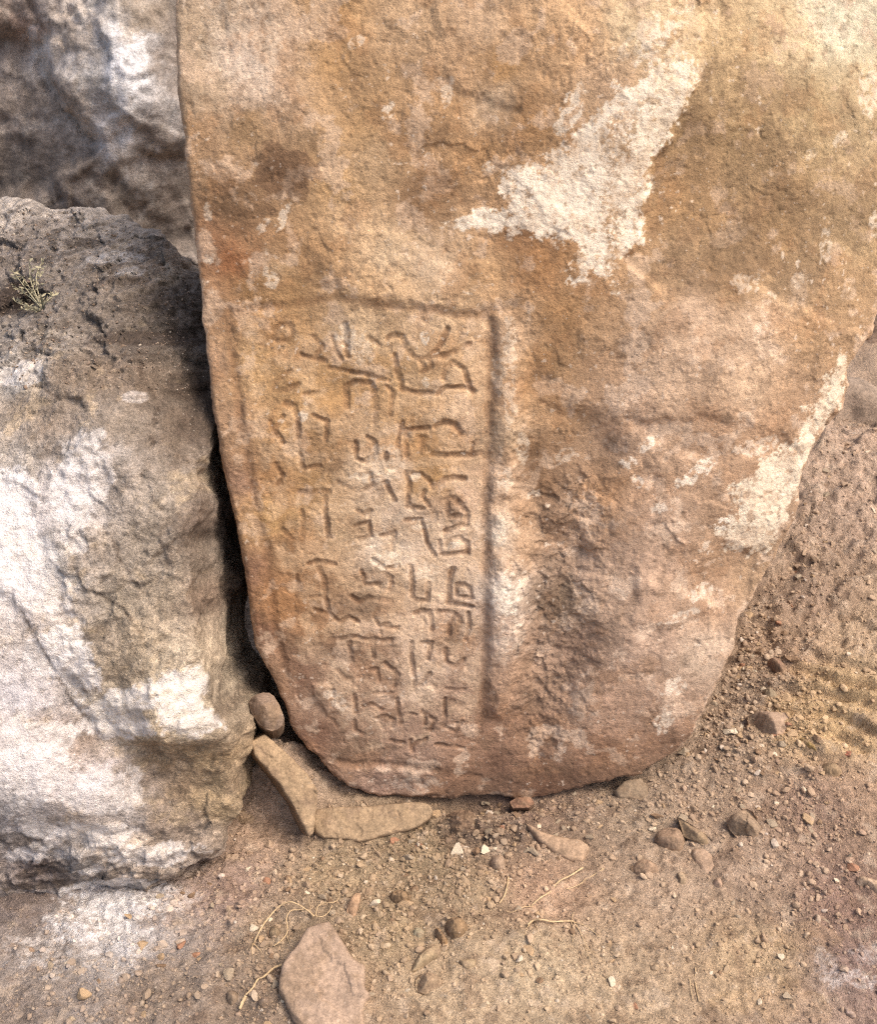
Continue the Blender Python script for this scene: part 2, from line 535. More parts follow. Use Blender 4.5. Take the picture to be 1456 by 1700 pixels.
SLAB_COL = [
 (330,60,172,142,112),(400,100,200,170,146),(470,60,196,160,128),(420,150,197,165,138),(340,160,180,148,116),(330,210,158,118,80),(420,215,158,120,80),(470,290,124,90,60),(380,330,134,99,66),
 (340,420,138,96,66),(390,435,158,98,54),(455,440,176,138,98),(550,100,180,134,84),(600,200,170,128,82),(560,300,182,138,88),(620,270,178,140,100),(700,220,165,122,80),
 (590,380,196,155,112),(650,420,203,166,126),(720,440,200,165,130),(520,420,170,125,80),(700,330,150,110,72),(790,250,170,124,78),(830,110,168,122,72),(800,40,192,152,114),
 (680,30,185,145,105),(960,60,195,150,105),(1050,50,206,172,130),(1000,130,185,145,108),(930,90,190,145,100),(800,450,185,140,94),(900,430,168,118,70),(870,400,150,105,65),
 (930,520,160,115,70),(1000,560,172,130,90),(550,10,172,128,80),(760,120,178,136,96),(740,180,170,126,82),(880,200,160,115,70),(820,170,184,150,116),
 (1200,100,186,150,105),(1300,60,200,168,125),(1400,40,205,188,155),(1150,230,163,126,82),(1250,250,168,132,88),(1350,200,178,145,100),(1430,200,182,150,108),(1140,330,175,130,80),  # hazy glow of the upper right corner is put into its pale tones
 (1300,350,158,120,76),(1420,380,170,135,92),(1200,450,148,110,68),(1100,460,164,124,84),(1400,480,165,125,82),(1250,160,172,136,92),(1290,420,152,114,72),
 (1150,530,195,155,120),(1250,560,196,156,120),(1100,620,198,157,120),(1000,620,180,135,94),(1250,650,190,150,112),(1350,560,174,130,84),(1050,700,185,142,106),(1200,720,170,125,86),
 (950,700,170,125,82),(900,600,163,120,76),(870,650,158,116,74),(880,750,140,102,68),(900,800,138,100,68),(1000,820,170,120,72),(1100,880,181,140,108),(1200,820,175,132,94),
 (1080,950,174,134,103),(1180,1000,172,128,92),(1000,950,178,138,106),(930,900,160,122,90),(920,1000,128,98,70),(950,1080,150,112,84),(1080,1080,176,137,108),(1170,1080,186,152,122),
 (1100,1180,171,130,100),(1000,1180,166,124,93),(900,1150,150,112,82),(880,1220,135,95,65),(1000,1250,140,95,62),(1100,1235,145,102,70),(900,1300,124,80,50),(760,1300,130,88,58),(1190,930,160,118,80),(1250,960,165,125,85),
 (1310,650,180,136,95),(1290,700,165,120,80),
 (420,600,185,140,88),(470,560,175,130,82),(500,640,172,128,78),(600,540,206,167,124),(720,540,196,157,116),(760,580,199,154,108),(750,670,206,162,118),(560,660,170,125,75),
 (460,700,180,135,85),(560,720,165,122,78),(700,720,175,125,72),(620,780,202,168,134),(450,800,170,122,75),(520,800,160,118,72),(720,790,180,132,78),(760,820,196,157,125),
 (650,860,206,174,144),(560,880,196,157,116),(460,860,185,140,85),(720,900,206,172,142),(640,920,221,192,164),(500,920,165,120,78),(560,960,150,112,78),(470,1000,165,115,70),
 (720,960,206,170,136),(680,1050,191,154,122),(600,1010,150,118,90),(520,1050,150,108,72),(560,1080,130,95,68),(620,1100,160,115,78),(760,1050,170,122,80),(700,1130,186,150,118),
 (760,1140,172,131,100),(580,1130,150,112,82),(500,1120,135,92,65),(540,1160,165,126,96),(650,1180,166,126,97),(520,1220,130,88,62),(600,1240,135,98,70),(700,1240,155,116,90),
 (640,1300,162,121,96),(780,1240,145,102,72),(830,1200,155,108,75),(830,1270,130,88,60),(640,600,176,132,84),(680,640,190,146,98),(480,480,176,130,80),(620,480,196,152,106),(420,480,160,115,68),
 (400,800,150,112,86),(420,950,134,95,70),(430,1050,130,90,65),(350,600,165,125,92),(345,500,155,115,82),(378,700,166,126,92),(460,1120,150,108,74),
 (845,560,190,150,114),(850,650,186,146,110),(850,720,192,157,122),(845,790,186,147,114),(832,880,212,182,154),(840,980,218,190,166),(850,1050,203,169,143),(850,1120,165,122,88),(860,860,150,112,80),(870,920,170,130,95),
]
slab_base = base_tones(slab, SLAB_COL, sa0, sa1, sb0, sb1, warp=0.022, step=0.010)

def spot_mask(P2, spots, rag):
    m = np.zeros(len(P2))
    for (c, r, rx, ry, rot) in spots:
        d = P2 - c
        ca, sa = math.cos(rot), math.sin(rot)
        u = (d[:, 0] * ca + d[:, 1] * sa) / rx
        v = (-d[:, 0] * sa + d[:, 1] * ca) / ry
        q = np.sqrt(u * u + v * v) + rag
        m = np.maximum(m, r * sstep(1.03, 0.86, q))
    return m

def spots_on(S, L):
    """L: (px, py, strength, half-length px, half-width px, angle degrees counter-clockwise)"""
    out = []
    for (x, y, st, rx, ry, an) in L:
        c = S.at([(x, y)])[0]
        k = np.linalg.norm(S.at([(x + 10, y)])[0] - c) / 10
        out.append((c, st, rx * k, ry * k, math.radians(an)))
    return out

CREAM = [(752,372),(800,352),(850,345),(838,295),(870,272),(905,288),(895,258),(925,250),(985,185),(1015,150),(1060,128),(1100,105),(1150,88),(1165,120),(1140,185),(1118,205),
         (1120,230),(1086,262),(1076,300),(1073,335),(1060,360),(1068,400),(1045,415),(1030,440),(1020,492),(1008,472),(1000,458),(950,465),(944,410),(925,395),(880,396),(830,388),(780,386)]
CREAM2 = [(1396,592),(1410,620),(1405,650),(1392,680),(1370,703),(1352,742),(1338,792),(1326,832),(1298,880),(1268,918),(1235,918),(1200,908),(1194,886),(1224,845),(1212,825),(1250,770),(1290,748),(1325,725),(1345,690),(1358,650),(1375,612)]
slab_white = spots_on(slab, [(800,366,.95,62,13,5),(872,352,.9,50,22,5),(868,284,.8,42,13,10),(845,570,.4,12,50,0),(846,665,.35,12,50,0),(1100,110,.5,60,12,50),(930,330,.7,60,40,20),(1005,300,.5,40,60,0),(945,185,.85,44,17,62),(1095,60,.7,55,18,48),(645,182,.7,16,11,60),(590,70,.55,16,9,20),(812,275,.7,12,9,30),(745,150,.5,26,10,80),(960,150,.5,14,8,60),
    (1075,738,.8,24,10,35),(1045,770,.8,16,9,10),(1160,782,.85,40,14,35),(1200,870,1,14,12,0),(1060,800,.7,14,9,-60),(1095,842,.7,13,11,0),(1120,1140,.6,22,16,30),(1102,1195,.6,16,26,0),
    (1165,985,.55,22,12,20),(1168,908,.5,12,9,40),(1135,1022,.55,40,8,14),(890,825,.7,16,9,20),(868,745,.6,12,30,10),(940,760,.35,22,12,30),(1260,740,.5,40,14,10),(840,795,.5,16,22,0),(1240,690,.3,16,8,0),
    (1110,180,.4,20,10,50),(1135,30,.5,30,12,50),(830,880,.7,12,28,0),(842,985,.75,24,40,0),(850,1055,.35,26,30,0),(705,560,.8,9,11,0),(706,635,.6,8,9,0),(706,950,.4,24,16,0),(640,930,.6,26,18,10),(700,870,.45,20,10,0),
    (755,908,.8,12,9,0),(640,770,.35,30,34,0),(690,792,.5,10,10,0),(505,690,.7,9,9,0),(605,792,.55,22,8,0),(470,362,.65,24,8,60),(435,378,.5,20,8,50),(345,352,.6,8,16,0),(450,460,.55,14,20,0),(345,432,.6,10,6,0),
    (400,60,.25,70,80,0),(1240,470,.45,26,16,0),(1285,490,.4,9,12,0),(1265,545,.35,14,8,40),(1400,230,.5,14,9,40),(1450,150,.5,20,40,0),(1375,410,.5,10,24,0),(1330,465,.3,14,12,0),(1350,255,.3,12,8,40),(1456,370,.6,10,20,0),
    (1400,20,.35,70,40,0),(560,1160,.45,26,14,-60),(575,560,.5,26,18,-70),(600,580,.4,22,26,0),(1060,60,.35,60,14,50),(830,620,.3,14,36,0),(850,590,.35,10,22,0),(1030,985,.25,18,10,0),(950,760,.4,14,9,0),(690,1300,.25,50,14,0)])
slab_dark = spots_on(slab, [(1150,270,.28,60,120,-20),(1260,330,.26,130,110,0),(1200,450,.3,120,30,6),(1400,300,.12,60,120,0),(470,285,.75,50,50,40),(390,340,.35,60,40,0),(720,320,.3,60,50,20),(590,140,.2,50,60,0),(905,990,.5,34,120,-12),(930,860,.45,26,34,20),(885,780,.35,26,40,0),(870,1180,.35,26,70,0),(560,1075,.4,50,24,-10),(590,1000,.35,40,20,0),(720,1180,.2,40,30,0),
    (865,170,.25,50,20,0),(1190,470,.4,90,18,6),(1120,330,.3,20,50,0),(1270,330,.25,40,60,0),(900,1300,.5,190,26,6),(1080,1258,.4,80,18,24),(880,380,.35,60,14,0),(700,330,.25,40,50,0),(760,700,.1,50,10,0),(641,757,.95,5,9,0),
    (512,588,.3,40,20,0),(540,760,.25,40,30,0),(1250,800,.2,22,14,0),(1300,750,.5,22,7,15),(1030,740,.25,40,16,20),(1160,740,.3,50,14,10)])
cream3_ab = slab.at([(1085,150),(1105,100),(1128,62),(1165,8),(1205,-20),(1192,40),(1168,120),(1140,185)])
cream_ab, cream2_ab = slab.at(CREAM), slab.at(CREAM2)
cream_vein = slab.at([(1035,185),(1010,235),(1018,290),(1010,350),(1018,400),(1012,450),(1020,490)])
cream_vein2 = slab.at([(1050,200),(1035,260),(1005,280)])

# carved inscription: strokes traced as grooves (width and depth in photo pixels)
STROKES = [
 # frame
 (13,4.5,[(405,513),(500,505),(555,494),(609,505),(667,509),(717,513),(755,524),(817,522)]),
 (15,7,[(817,520),(817,560),(815,634),(811,749),(806,826),(806,897),(807,1008),(807,1083),(801,1194),(798,1220)]),
 (15,7,[(378,518),(390,615),(398,692),(413,780),(428,865),(443,916),(450,1008),(461,1068),(475,1120)]),
 (12,5,[(547,1260),(588,1267),(648,1267),(690,1272),(722,1278),(765,1289),(795,1292)]),
 # first column
 (10,6,[(644,561),(667,557),(672,575),(685,590),(699,599),(705,614)]),(9,6,[(743,547),(735,565),(725,581),(714,592),(699,598)]),
 (9,5,[(780,570),(761,581),(739,591),(714,591)]),(8,5,[(714,595),(714,609),(700,618)]),(9,5,[(656,590),(659,617),(667,634),(667,647),(698,654),(717,653)]),
 (9,6,[(735,628),(742,610),(751,602),(769,612),(776,627),(779,643),(786,651)]),(8,6,[(725,655),(733,647),(743,643),(764,643),(779,646)]),
 (10,6,[(722,708),(736,701),(754,704),(764,719)]),(10,6,[(719,755),(781,756),(800,753)]),(9,5,[(673,713),(675,755)]),(9,5,[(673,713),(711,710)]),(14,6,[(700,730),(702,748)]),(7,4,[(786,736),(783,748),(791,755)]),
 (9,6,[(675,784),(679,804),(678,838)]),(8,5,[(679,785),(699,787),(712,798),(719,808)]),(8,5,[(705,815),(702,823),(712,838)]),(8,4,[(676,841),(702,844)]),
 (9,6,[(725,804),(740,795),(755,792),(771,794)]),(9,7,[(744,818),(742,844),(745,857),(764,856)]),(9,7,[(745,823),(757,828),(768,841),(776,853),(774,869),(760,875),(740,882)]),
 (7,5,[(672,863),(699,862),(704,880),(708,902),(722,926)]),(9,7,[(742,905),(750,896),(764,893),(776,902),(777,913)]),(8,7,[(731,921),(777,918)]),(7,5,[(730,898),(730,914)]),
 (9,7,[(681,941),(684,969),(684,993),(692,999),(709,998),(711,971)]),(10,7,[(751,945),(746,962),(745,996),(744,1002)]),(8,7,[(746,1003),(784,1007)]),(7,6,[(757,988),(758,971),(769,969),(780,977),(783,992),(757,990)]),
 (8,6,[(688,1020),(699,1015),(713,1017),(716,1032),(717,1048)]),(7,4,[(728,1017),(755,1018)]),(8,6,[(746,1055),(746,1035),(757,1021),(766,1035)]),(8,6,[(777,1020),(779,1043),(773,1062)]),
 (8,6,[(683,1068),(683,1095),(684,1101),(688,1129),(690,1146)]),(8,6,[(699,1068),(716,1068),(710,1095)]),(8,6,[(714,1118),(699,1135),(688,1140)]),(9,5,[(739,1079),(741,1097),(754,1106),(769,1097)]),
 (7,5,[(741,1144),(769,1144)]),(14,7,[(747,1165),(764,1170)]),(8,6,[(739,1161),(737,1206),(756,1214),(767,1199)]),(7,6,[(705,1184),(706,1201)]),(6,6,[(680,1184),(690,1184)]),(6,6,[(758,1200),(760,1204)]),
 (7,5,[(626,1191),(639,1186),(654,1195),(652,1205)]),(7,5,[(603,1172),(616,1167),(633,1176)]),(7,5,[(588,1152),(590,1182)]),(8,5,[(552,1144),(552,1170)]),(7,5,[(588,1195),(590,1212),(605,1218)]),
 (7,5,[(648,1227),(671,1231)]),(7,6,[(682,1227),(686,1246)]),(7,6,[(707,1225),(694,1231),(684,1238)]),(7,5,[(724,1235),(769,1242)]),
 # second and third columns
 (9,4,[(464,540),(483,543)]),(9,4,[(452,562),(459,549)]),(7,5,[(551,561),(557,584),(567,598)]),(11,6,[(573,540),(575,573),(576,590)]),
 (8,5,[(546,611),(567,614),(586,619),(617,624),(644,633)]),(9,5,[(480,617),(456,635),(455,647),(472,649),(494,638)]),(10,7,[(474,670),(488,674),(493,692),(494,725)]),
 (10,5,[(573,644),(576,676)]),(10,5,[(619,644),(624,676),(622,700)]),(8,4,[(505,655),(527,652)]),(8,6,[(498,752),(500,774),(505,779),(529,774)]),
 (8,6,[(591,736),(591,760),(606,766),(624,751),(621,732),(610,726)]),(8,7,[(640,753),(642,760)]),(10,5,[(497,818),(546,817)]),(9,6,[(540,826),(540,858),(545,894)]),(8,5,[(592,848),(605,853),(615,846)]),
 (9,5,[(512,936),(527,932),(555,938)]),(10,6,[(529,943),(538,965),(540,994),(544,1012)]),(8,4,[(492,958),(492,990)]),(7,4,[(515,992),(532,990)]),(7,6,[(521,1014),(547,1020),(563,1033),(578,1024),(594,1033)]),
 (9,6,[(584,992),(597,1001),(613,992),(627,995),(649,998)]),(7,4,[(626,1012),(620,1024),(630,1040),(645,1035)]),(8,6,[(545,1064),(567,1060),(591,1056),(609,1063),(649,1062)]),(9,6,[(619,1064),(620,1092)]),(9,5,[(580,1067),(583,1102)]),
 (8,4,[(455,548),(464,540),(480,541),(486,553),(478,566),(460,566),(452,560)]),(9,5,[(573,676),(572,645),(590,634),(615,636),(622,650),(622,690)]),(8,4,[(640,640),(652,652),(648,690)]),
 (8,5,[(596,790),(615,786),(618,805),(600,815)]),(8,5,[(640,800),(655,830)]),(8,5,[(590,872),(612,866),(616,890),(596,896)]),(8,5,[(632,890),(655,885),(652,915)]),(8,5,[(620,930),(640,945),(660,940)]),
 (8,5,[(600,950),(606,972),(628,970)]),(8,5,[(636,952),(650,960),(648,980)]),(8,5,[(470,690),(458,712),(470,735)]),(8,5,[(520,690),(545,700),(540,730)]),(8,4,[(455,770),(470,790),(460,805)]),(9,5,[(500,850),(503,890)]),
 (8,4,[(468,880),(485,895)]),(8,5,[(600,1115),(625,1110),(630,1130)]),(8,5,[(640,1100),(660,1120),(655,1140)]),(8,5,[(560,1110),(575,1125),(600,1122)]),(7,4,[(620,1150),(650,1150)]),(8,5,[(660,1160),(665,1200)]),
 (8,4,[(548,1190),(560,1205)]),(7,4,[(640,1040),(660,1042)]),(8,5,[(700,1180),(722,1196),(715,1212)]),(8,5,[(668,700),(660,740)]),(8,4,[(520,560),(535,575),(525,592)]),(8,4,[(610,560),(628,572)]),
 (8,4,[(450,700),(460,725)]),(8,4,[(500,590),(540,600)]),(8,4,[(560,800),(590,815)]),
]
PXM = 0.00088   # about one photo pixel on the slab, in metres
WORN = [.86 if (w < 12 and sum(p[0] for p in L) / len(L) < 655) else 1.0 for (w, d, L) in STROKES]      # the left columns are nearly gone
strokes_ab = [(w * PXM * (1.25 if w >= 12 else 1.2), d * PXM * k * (.52 if w >= 12 else .80), slab.at(L)) for ((w, d, L), k) in zip(STROKES, WORN)]
LEDGES = [  # (polygon, height, edge softness) flakes and hollows of the face
 ([(700,-20),(900,-30),(985,60),(950,110),(890,150),(870,175),(835,165),(800,160),(768,150),(745,130),(740,60)], .004, .008),
 ([(400,430),(520,440),(700,425),(830,450),(826,505),(770,518),(700,505),(600,497),(545,487),(520,455),(450,500),(395,505)], .0008, .012),
 ([(545,470),(600,497),(700,505),(775,518),(826,500),(820,440),(740,440),(640,380),(560,380),(500,400)], .003, .010),
 ([(860,740),(875,690),(930,670),(1000,700),(1040,760),(1000,800),(930,810),(890,855),(862,830)], -.010, .020),
 ([(862,850),(930,812),(1010,805),(1070,770),(1085,800),(1020,850),(985,900),(960,990),(985,1060),(960,1130),(930,1200),(895,1260),(868,1220),(880,1120),(868,1000),(880,910)], -.011, .022),
 ([(900,880),(960,860),(975,930),(930,1010),(890,1060),(895,960)], -.005, .014),
 ([(822,520),(850,525),(870,600),(862,720),(850,820),(822,825),(826,700)], .009, .012),
 ([(818,850),(850,845),(872,900),(870,1010),(862,1110),(830,1190),(812,1190),(818,1000)], .010, .014),
 ([(1165,60),(1160,125),(1120,205),(1120,235),(1085,265),(1073,340),(1062,400),(1030,430),(1100,480),(1220,455),(1300,500),(1430,560),(1600,400),(1600,-100),(1200,-200)], -.010, .006),
 ([(560,1268),(650,1275),(720,1285),(690,1300),(720,1335),(600,1335),(560,1300)], .004, .008),
 ([(520,1130),(545,1140),(560,1180),(545,1185),(525,1160)], .004, .006),
 ([(1040,700),(1180,690),(1300,720),(1330,760),(1280,745),(1200,770),(1120,750)], -.005, .010),
 ([(1200,905),(1270,918),(1240,1000),(1190,1060),(1180,1000),(1150,960)], -.006, .010),
 ([(1060,950),(1150,990),(1190,1010),(1120,1040),(1050,1040)], .005, .010),
]
ledges_ab = [(slab.at(L), h, s_) for (L, h, s_) in LEDGES]
rough_ab = slab.at([(862,850),(930,812),(1010,805),(1000,900),(985,1060),(960,1130),(895,1260),(868,1220),(868,1000)])
golden_ab = slab.at([(300,300),(700,400),(1000,420),(900,600),(850,860),(600,1000),(430,1000),(340,600)])
facet_ab = slab.at([(1165,100),(1120,230),(1085,265),(1073,340),(1062,400),(1030,430),(1090,478),(1160,490),(1235,458),(1300,505),(1360,520),(1460,470),(1470,200),(1330,120),(1230,90)])
panel_ab = slab.at([(392, 520), (812, 528), (800, 1215), (590, 1250), (480, 1080)])
groove_mask = {}

def slab_height(a, b, sd):
    P2 = np.stack([a, b], 1)
    wob = np.stack([a + .0022 * fbm(a, b, .02, 4, .6, 5), b + .0022 * fbm(a, b, .02, 4, .6, 9)], 1)
    h = .0085 * fbm(a, b, .20, 3, .5, 1) + .0016 * fbm(a, b, .055, 4, .5, 3) + .0005 * fbm(a, b, .012, 3, .6, 8)
    lw = np.stack([a + .010 * fbm(a, b, .045, 4, .6, 31), b + .010 * fbm(a, b, .045, 4, .6, 35)], 1)
    for (V, dh, so) in ledges_ab:
        lo, hi = V.min(0) - .03, V.max(0) + .03
        m = ((P2 >= lo) & (P2 <= hi)).all(1)
        h[m] += dh * sstep(so, -so, poly_sd(lw[m], V))
    # rough cavity
    lo, hi = rough_ab.min(0) - .08, rough_ab.max(0) + .08
    m = ((P2 >= lo) & (P2 <= hi)).all(1)
    k = sstep(.05, -.03, poly_sd(lw[m], rough_ab))
    h[m] += k * (.0032 * chips(a[m], b[m], .022, 12) + .0022 * chips(a[m], b[m], .009, 13) + .003 * fbm(a[m], b[m], .03, 4, .6, 12) - .002)
    # flaking edges of the paint-like crust
    for V in (cream_ab, cream2_ab):
        lo, hi = V.min(0) - .02, V.max(0) + .02
        m = ((P2 >= lo) & (P2 <= hi)).all(1)
        h[m] += .0007 * sstep(.002, -.002, poly_sd(lw[m], V)) * (1 + .8 * fbm(a[m], b[m], .01, 3, .6, 14))
    # flake steps over the whole face and small chips
    c = fbm(a, b, .11, 5, .62, 17)
    qz = sstep(-.1, .25, fbm(a, b, .25, 3, .5, 18))
    h += qz * (.0008 * sstep(.02, .10, c) + .0006 * sstep(-.24, -.17, c)) + .0006 * sstep(.30, .40, c)
    rgt = sstep(.0, .08, poly_sd(P2, panel_ab)) * sstep(-.1, .25, fbm(a, b, .16, 3, .5, 41))
    h += rgt * (.0013 * chips(a, b, .05, 42) + .0008 * chips(a, b, .018, 44))
    # worn panel surface: pecked marks
    pk = fbm(a, b, .016, 3, .6, 19)
    h -= .0011 * sstep(.25, .55, pk)
    g = np.zeros(len(a))
    lo = np.array([1e9, 1e9]); hi = -lo
    for (w, d, V) in strokes_ab:
        lo = np.minimum(lo, V.min(0)); hi = np.maximum(hi, V.max(0))
    m = ((P2 >= lo - .03) & (P2 <= hi + .03)).all(1)
    mi = np.where(m)[0]
    Q = wob[mi]
    er = .72 + .75 * fbm(a[mi], b[mi], .05, 4, .6, 23)
    er = np.clip(er, .12, 1.15)
    gg = np.zeros(len(mi)); dep = np.zeros(len(mi))
    rough_edge = fbm(a[mi], b[mi], .009, 3, .6, 24)
    for (w, d, V) in strokes_ab:
        l2, h2 = V.min(0) - 3 * w, V.max(0) + 3 * w
        k = ((Q >= l2) & (Q <= h2)).all(1)
        dd = line_d(Q[k], V) / (w * .5)
        pr = sstep(1.2, .45, dd + .30 * rough_edge[k]) if w < .012 else sstep(1.4, .0, dd + .25 * rough_edge[k])
        lip = .10 * np.exp(-((dd - 1.5) / .35) ** 2)
        gg[k] = np.maximum(gg[k], pr)
        dep[k] = np.maximum(dep[k], d * (pr - lip))
    h[mi] -= dep * er
    g[mi] = gg * np.clip(er, 0.3, 1)
    groove_mask['g'] = g
    groove_mask['n'] = len(a)
    return h

def slab_colour(a, b, sd, h):
    P2 = np.stack([a, b], 1)
    c = slab_base(a, b) * np.array([1.06, 1.12, 1.12])
    grain = np.clip(.72 + .5 * fbm(a, b, .10, 4, .6, 47), .25, 1.0)
    # mottling: ochre soil film over pinkish stone
    n1 = fbm(a, b, .10, 5, .6, 51)
    n2 = fbm(a, b, .035, 4, .6, 55)
    c = c * (1 + .17 * n1 + .13 * n2)[:, None]
    c = mix(c, albedo((212, 178, 144)), .55 * sstep(.14, .34, fbm(a, b, .06, 5, .62, 61)))
    c = mix(c, albedo((160, 112, 66)), .34 * sstep(.14, .36, fbm(a, b, .075, 5, .62, 66)))
    c = mix(c, albedo((118, 88, 60)), .42 * sstep(.22, .42, fbm(a, b, .045, 5, .65, 71)))
    # soil caught in low places, worn high places paler
    lowf = .0026 * fbm(a, b, .055, 4, .55, 3)
    c = c * (1 + np.clip(lowf / .0026, -1, 1) * .10)[:, None]
    g = groove_used
    c = mix(c, albedo((126, 86, 52)), .78 * g)
    pn = sstep(.004, -.01, poly_sd(P2, panel_ab))
    c = mix(c, albedo((210, 174, 132)), .42 * pn * (1 - g) * sstep(-.2, .3, fbm(a, b, .04, 4, .6, 49)))
    # pale lime spots
    fw = np.stack([a + .014 * fbm(a, b, .05, 5, .65, 401), b + .014 * fbm(a, b, .05, 5, .65, 406)], 1)
    c = mix(c, albedo((138, 110, 76)), .55 * sstep(.006, -.010, poly_sd(fw, facet_ab)) * sstep(-.4, .2, fbm(a, b, .09, 5, .62, 411)))
    rag = .55 * fbm(a, b, .018, 4, .65, 75)
    w = spot_mask(P2, slab_white, rag)
    brk = sstep(-.28, .05, fbm(a, b, .010, 3, .6, 79))
    c = mix(c, albedo((232, 212, 184)), w * .85 * brk)
    dk = spot_mask(P2, slab_dark, .6 * fbm(a, b, .03, 4, .6, 82))
    c = mix(c, albedo((104, 74, 50)), dk * .8)
    rw = np.stack([a + .015 * fbm(a, b, .035, 6, .72, 85), b + .015 * fbm(a, b, .035, 6, .72, 88)], 1)
    for V, tint, amt in ((cream3_ab, (218, 186, 140), .6), (cream_ab, (240, 219, 190), .95), (cream2_ab, (234, 210, 174), .95)):
        lo, hi = V.min(0) - .03, V.max(0) + .03
        m = ((P2 >= lo) & (P2 <= hi)).all(1)
        qd = np.clip(-poly_sd(rw[m], V) / .024, -1.7, 1.25) + 1.25 * fbm(a[m], b[m], .030, 6, .72, 91)
        k = sstep(-.05, .22, qd) * (1 - .72 * sstep(.12, .36, fbm(a[m], b[m], .018, 5, .72, 93)))
        if V is cream_ab:
            v = np.minimum(line_d(rw[m], cream_vein), line_d(rw[m], cream_vein2))
            k = k * (1 - .85 * sstep(.018, .003, v) * sstep(-.3, .15, fbm(a[m], b[m], .006, 3, .65, 95)))
        c[m] = mix(c[m], albedo(tint), k * amt * (.62 + .38 * sstep(-.3, .1, fbm(a[m], b[m], .05, 5, .65, 94)))) * (1 + .10 * k * fbm(a[m], b[m], .03, 4, .6, 96))[:, None]
        grain[m] *= 1 - .55 * k
    # scattered tiny lime chips
    ch = sstep(.50, .62, fbm(a, b, .012, 3, .6, 97)) * sstep(-.1, .3, fbm(a, b, .15, 3, .5, 99))
    c = mix(c, albedo((224, 200, 172)), .6 * ch)
    # pale line along the rim, its lit edge put into the colour
    c = mix(c, albedo((196, 158, 122)), .5 * sstep(-.006, .0, sd) * sstep(.012, .004, sd))
    lum = c @ np.array([.35, .5, .15])
    low = sstep(.02, .10, poly_sd(P2, golden_ab)) * sstep(1.0, .5, b)
    c = c + (lum[:, None] * np.array([1.05, .99, .94]) - c) * (.15 + .13 * low)[:, None]
    c = c * (1 + .07 * low)[:, None]
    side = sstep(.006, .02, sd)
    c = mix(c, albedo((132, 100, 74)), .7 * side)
    return np.column_stack([c, grain])

_orig_build = slab.build
def build_slab():
    global groove_used
    # the colour pass needs the groove mask of the vertices that are kept
    def colour(a, b, sd, h):
        global groove_used
        g = groove_lookup(a, b)
        groove_used = g
        return slab_colour(a, b, sd, h)
    def groove_lookup(a, b):
        wob = np.stack([a + .0022 * fbm(a, b, .02, 4, .6, 5), b + .0022 * fbm(a, b, .02, 4, .6, 9)], 1)
        er = np.clip(.72 + .75 * fbm(a, b, .05, 4, .6, 23), .2, 1)
        g = np.zeros(len(a))
        for (w, d, V), wk in zip(strokes_ab, WORN):
            l2, h2 = V.min(0) - 3 * w, V.max(0) + 3 * w
            k = ((wob >= l2) & (wob <= h2)).all(1)
            if k.any():
                g[k] = np.maximum(g[k], (.70 if w > .012 else wk) * sstep(1.35, .2, line_d(wob[k], V) / (w * .5)))
        return g * er
    return slab.build(slab_out, .0016, .011, .34, 7.0, .0022, slab_height, colour, .003, 0, .035,
                      lambda a, b: (.15 + sstep(.20, .04, b) + .5 * sstep(.25, .4, a)) * (.007 * fbm(a, b, .06, 4, .6, 431) + .0035 * chips(a, b, .03, 433)))

V_, F_, C_ = build_slab()
o = link('inscribed_slab', mesh_from('inscribed_slab', V_, F_, C_), M_SLAB)
tag(o, 'tall ochre stone slab carved with a framed panel of worn ancient letters', 'inscribed stone')
SLAB_POLY = np.array(slab_px, float)

# ================================================================== GROUND
gpts = [(-1.5,.4,0),(0,.4,0),(1.5,.4,.0),(-.6,1.0,.0),(-.3,.9,.005),(0,1.0,0),(.3,.9,0),(.6,.9,.01),(0,1.25,-.005),(.4,1.2,.01),(.62,1.15,.03),(.8,1.3,.06),(.62,1.5,.07),(.85,1.75,.13),(.66,1.95,.155),(.78,2.05,.14),
        (1.1,1.8,.13),(.95,2.3,.02),(.8,2.4,.0),(1.5,1.5,.10),(1.6,2.2,.05),(0,2.0,0),(-1,2,0),(-1.5,1.2,.0),(0,2.6,0),(1.2,2.8,.05),(-1.5,2.8,0),(1.8,3.2,.0),(.4,1.7,.02),(-.2,1.16,-.03),(0,1.15,-.035),(.2,1.16,-.03),(.1,1.3,-.05),(.33,1.19,-.015),(-.45,.98,-.015)]
g_tps = TPS([p[:2] for p in gpts], [p[2] for p in gpts], 1e-3)
g_mac = Grid2(-1.8, 2.0, .3, 3.4, .04, g_tps)

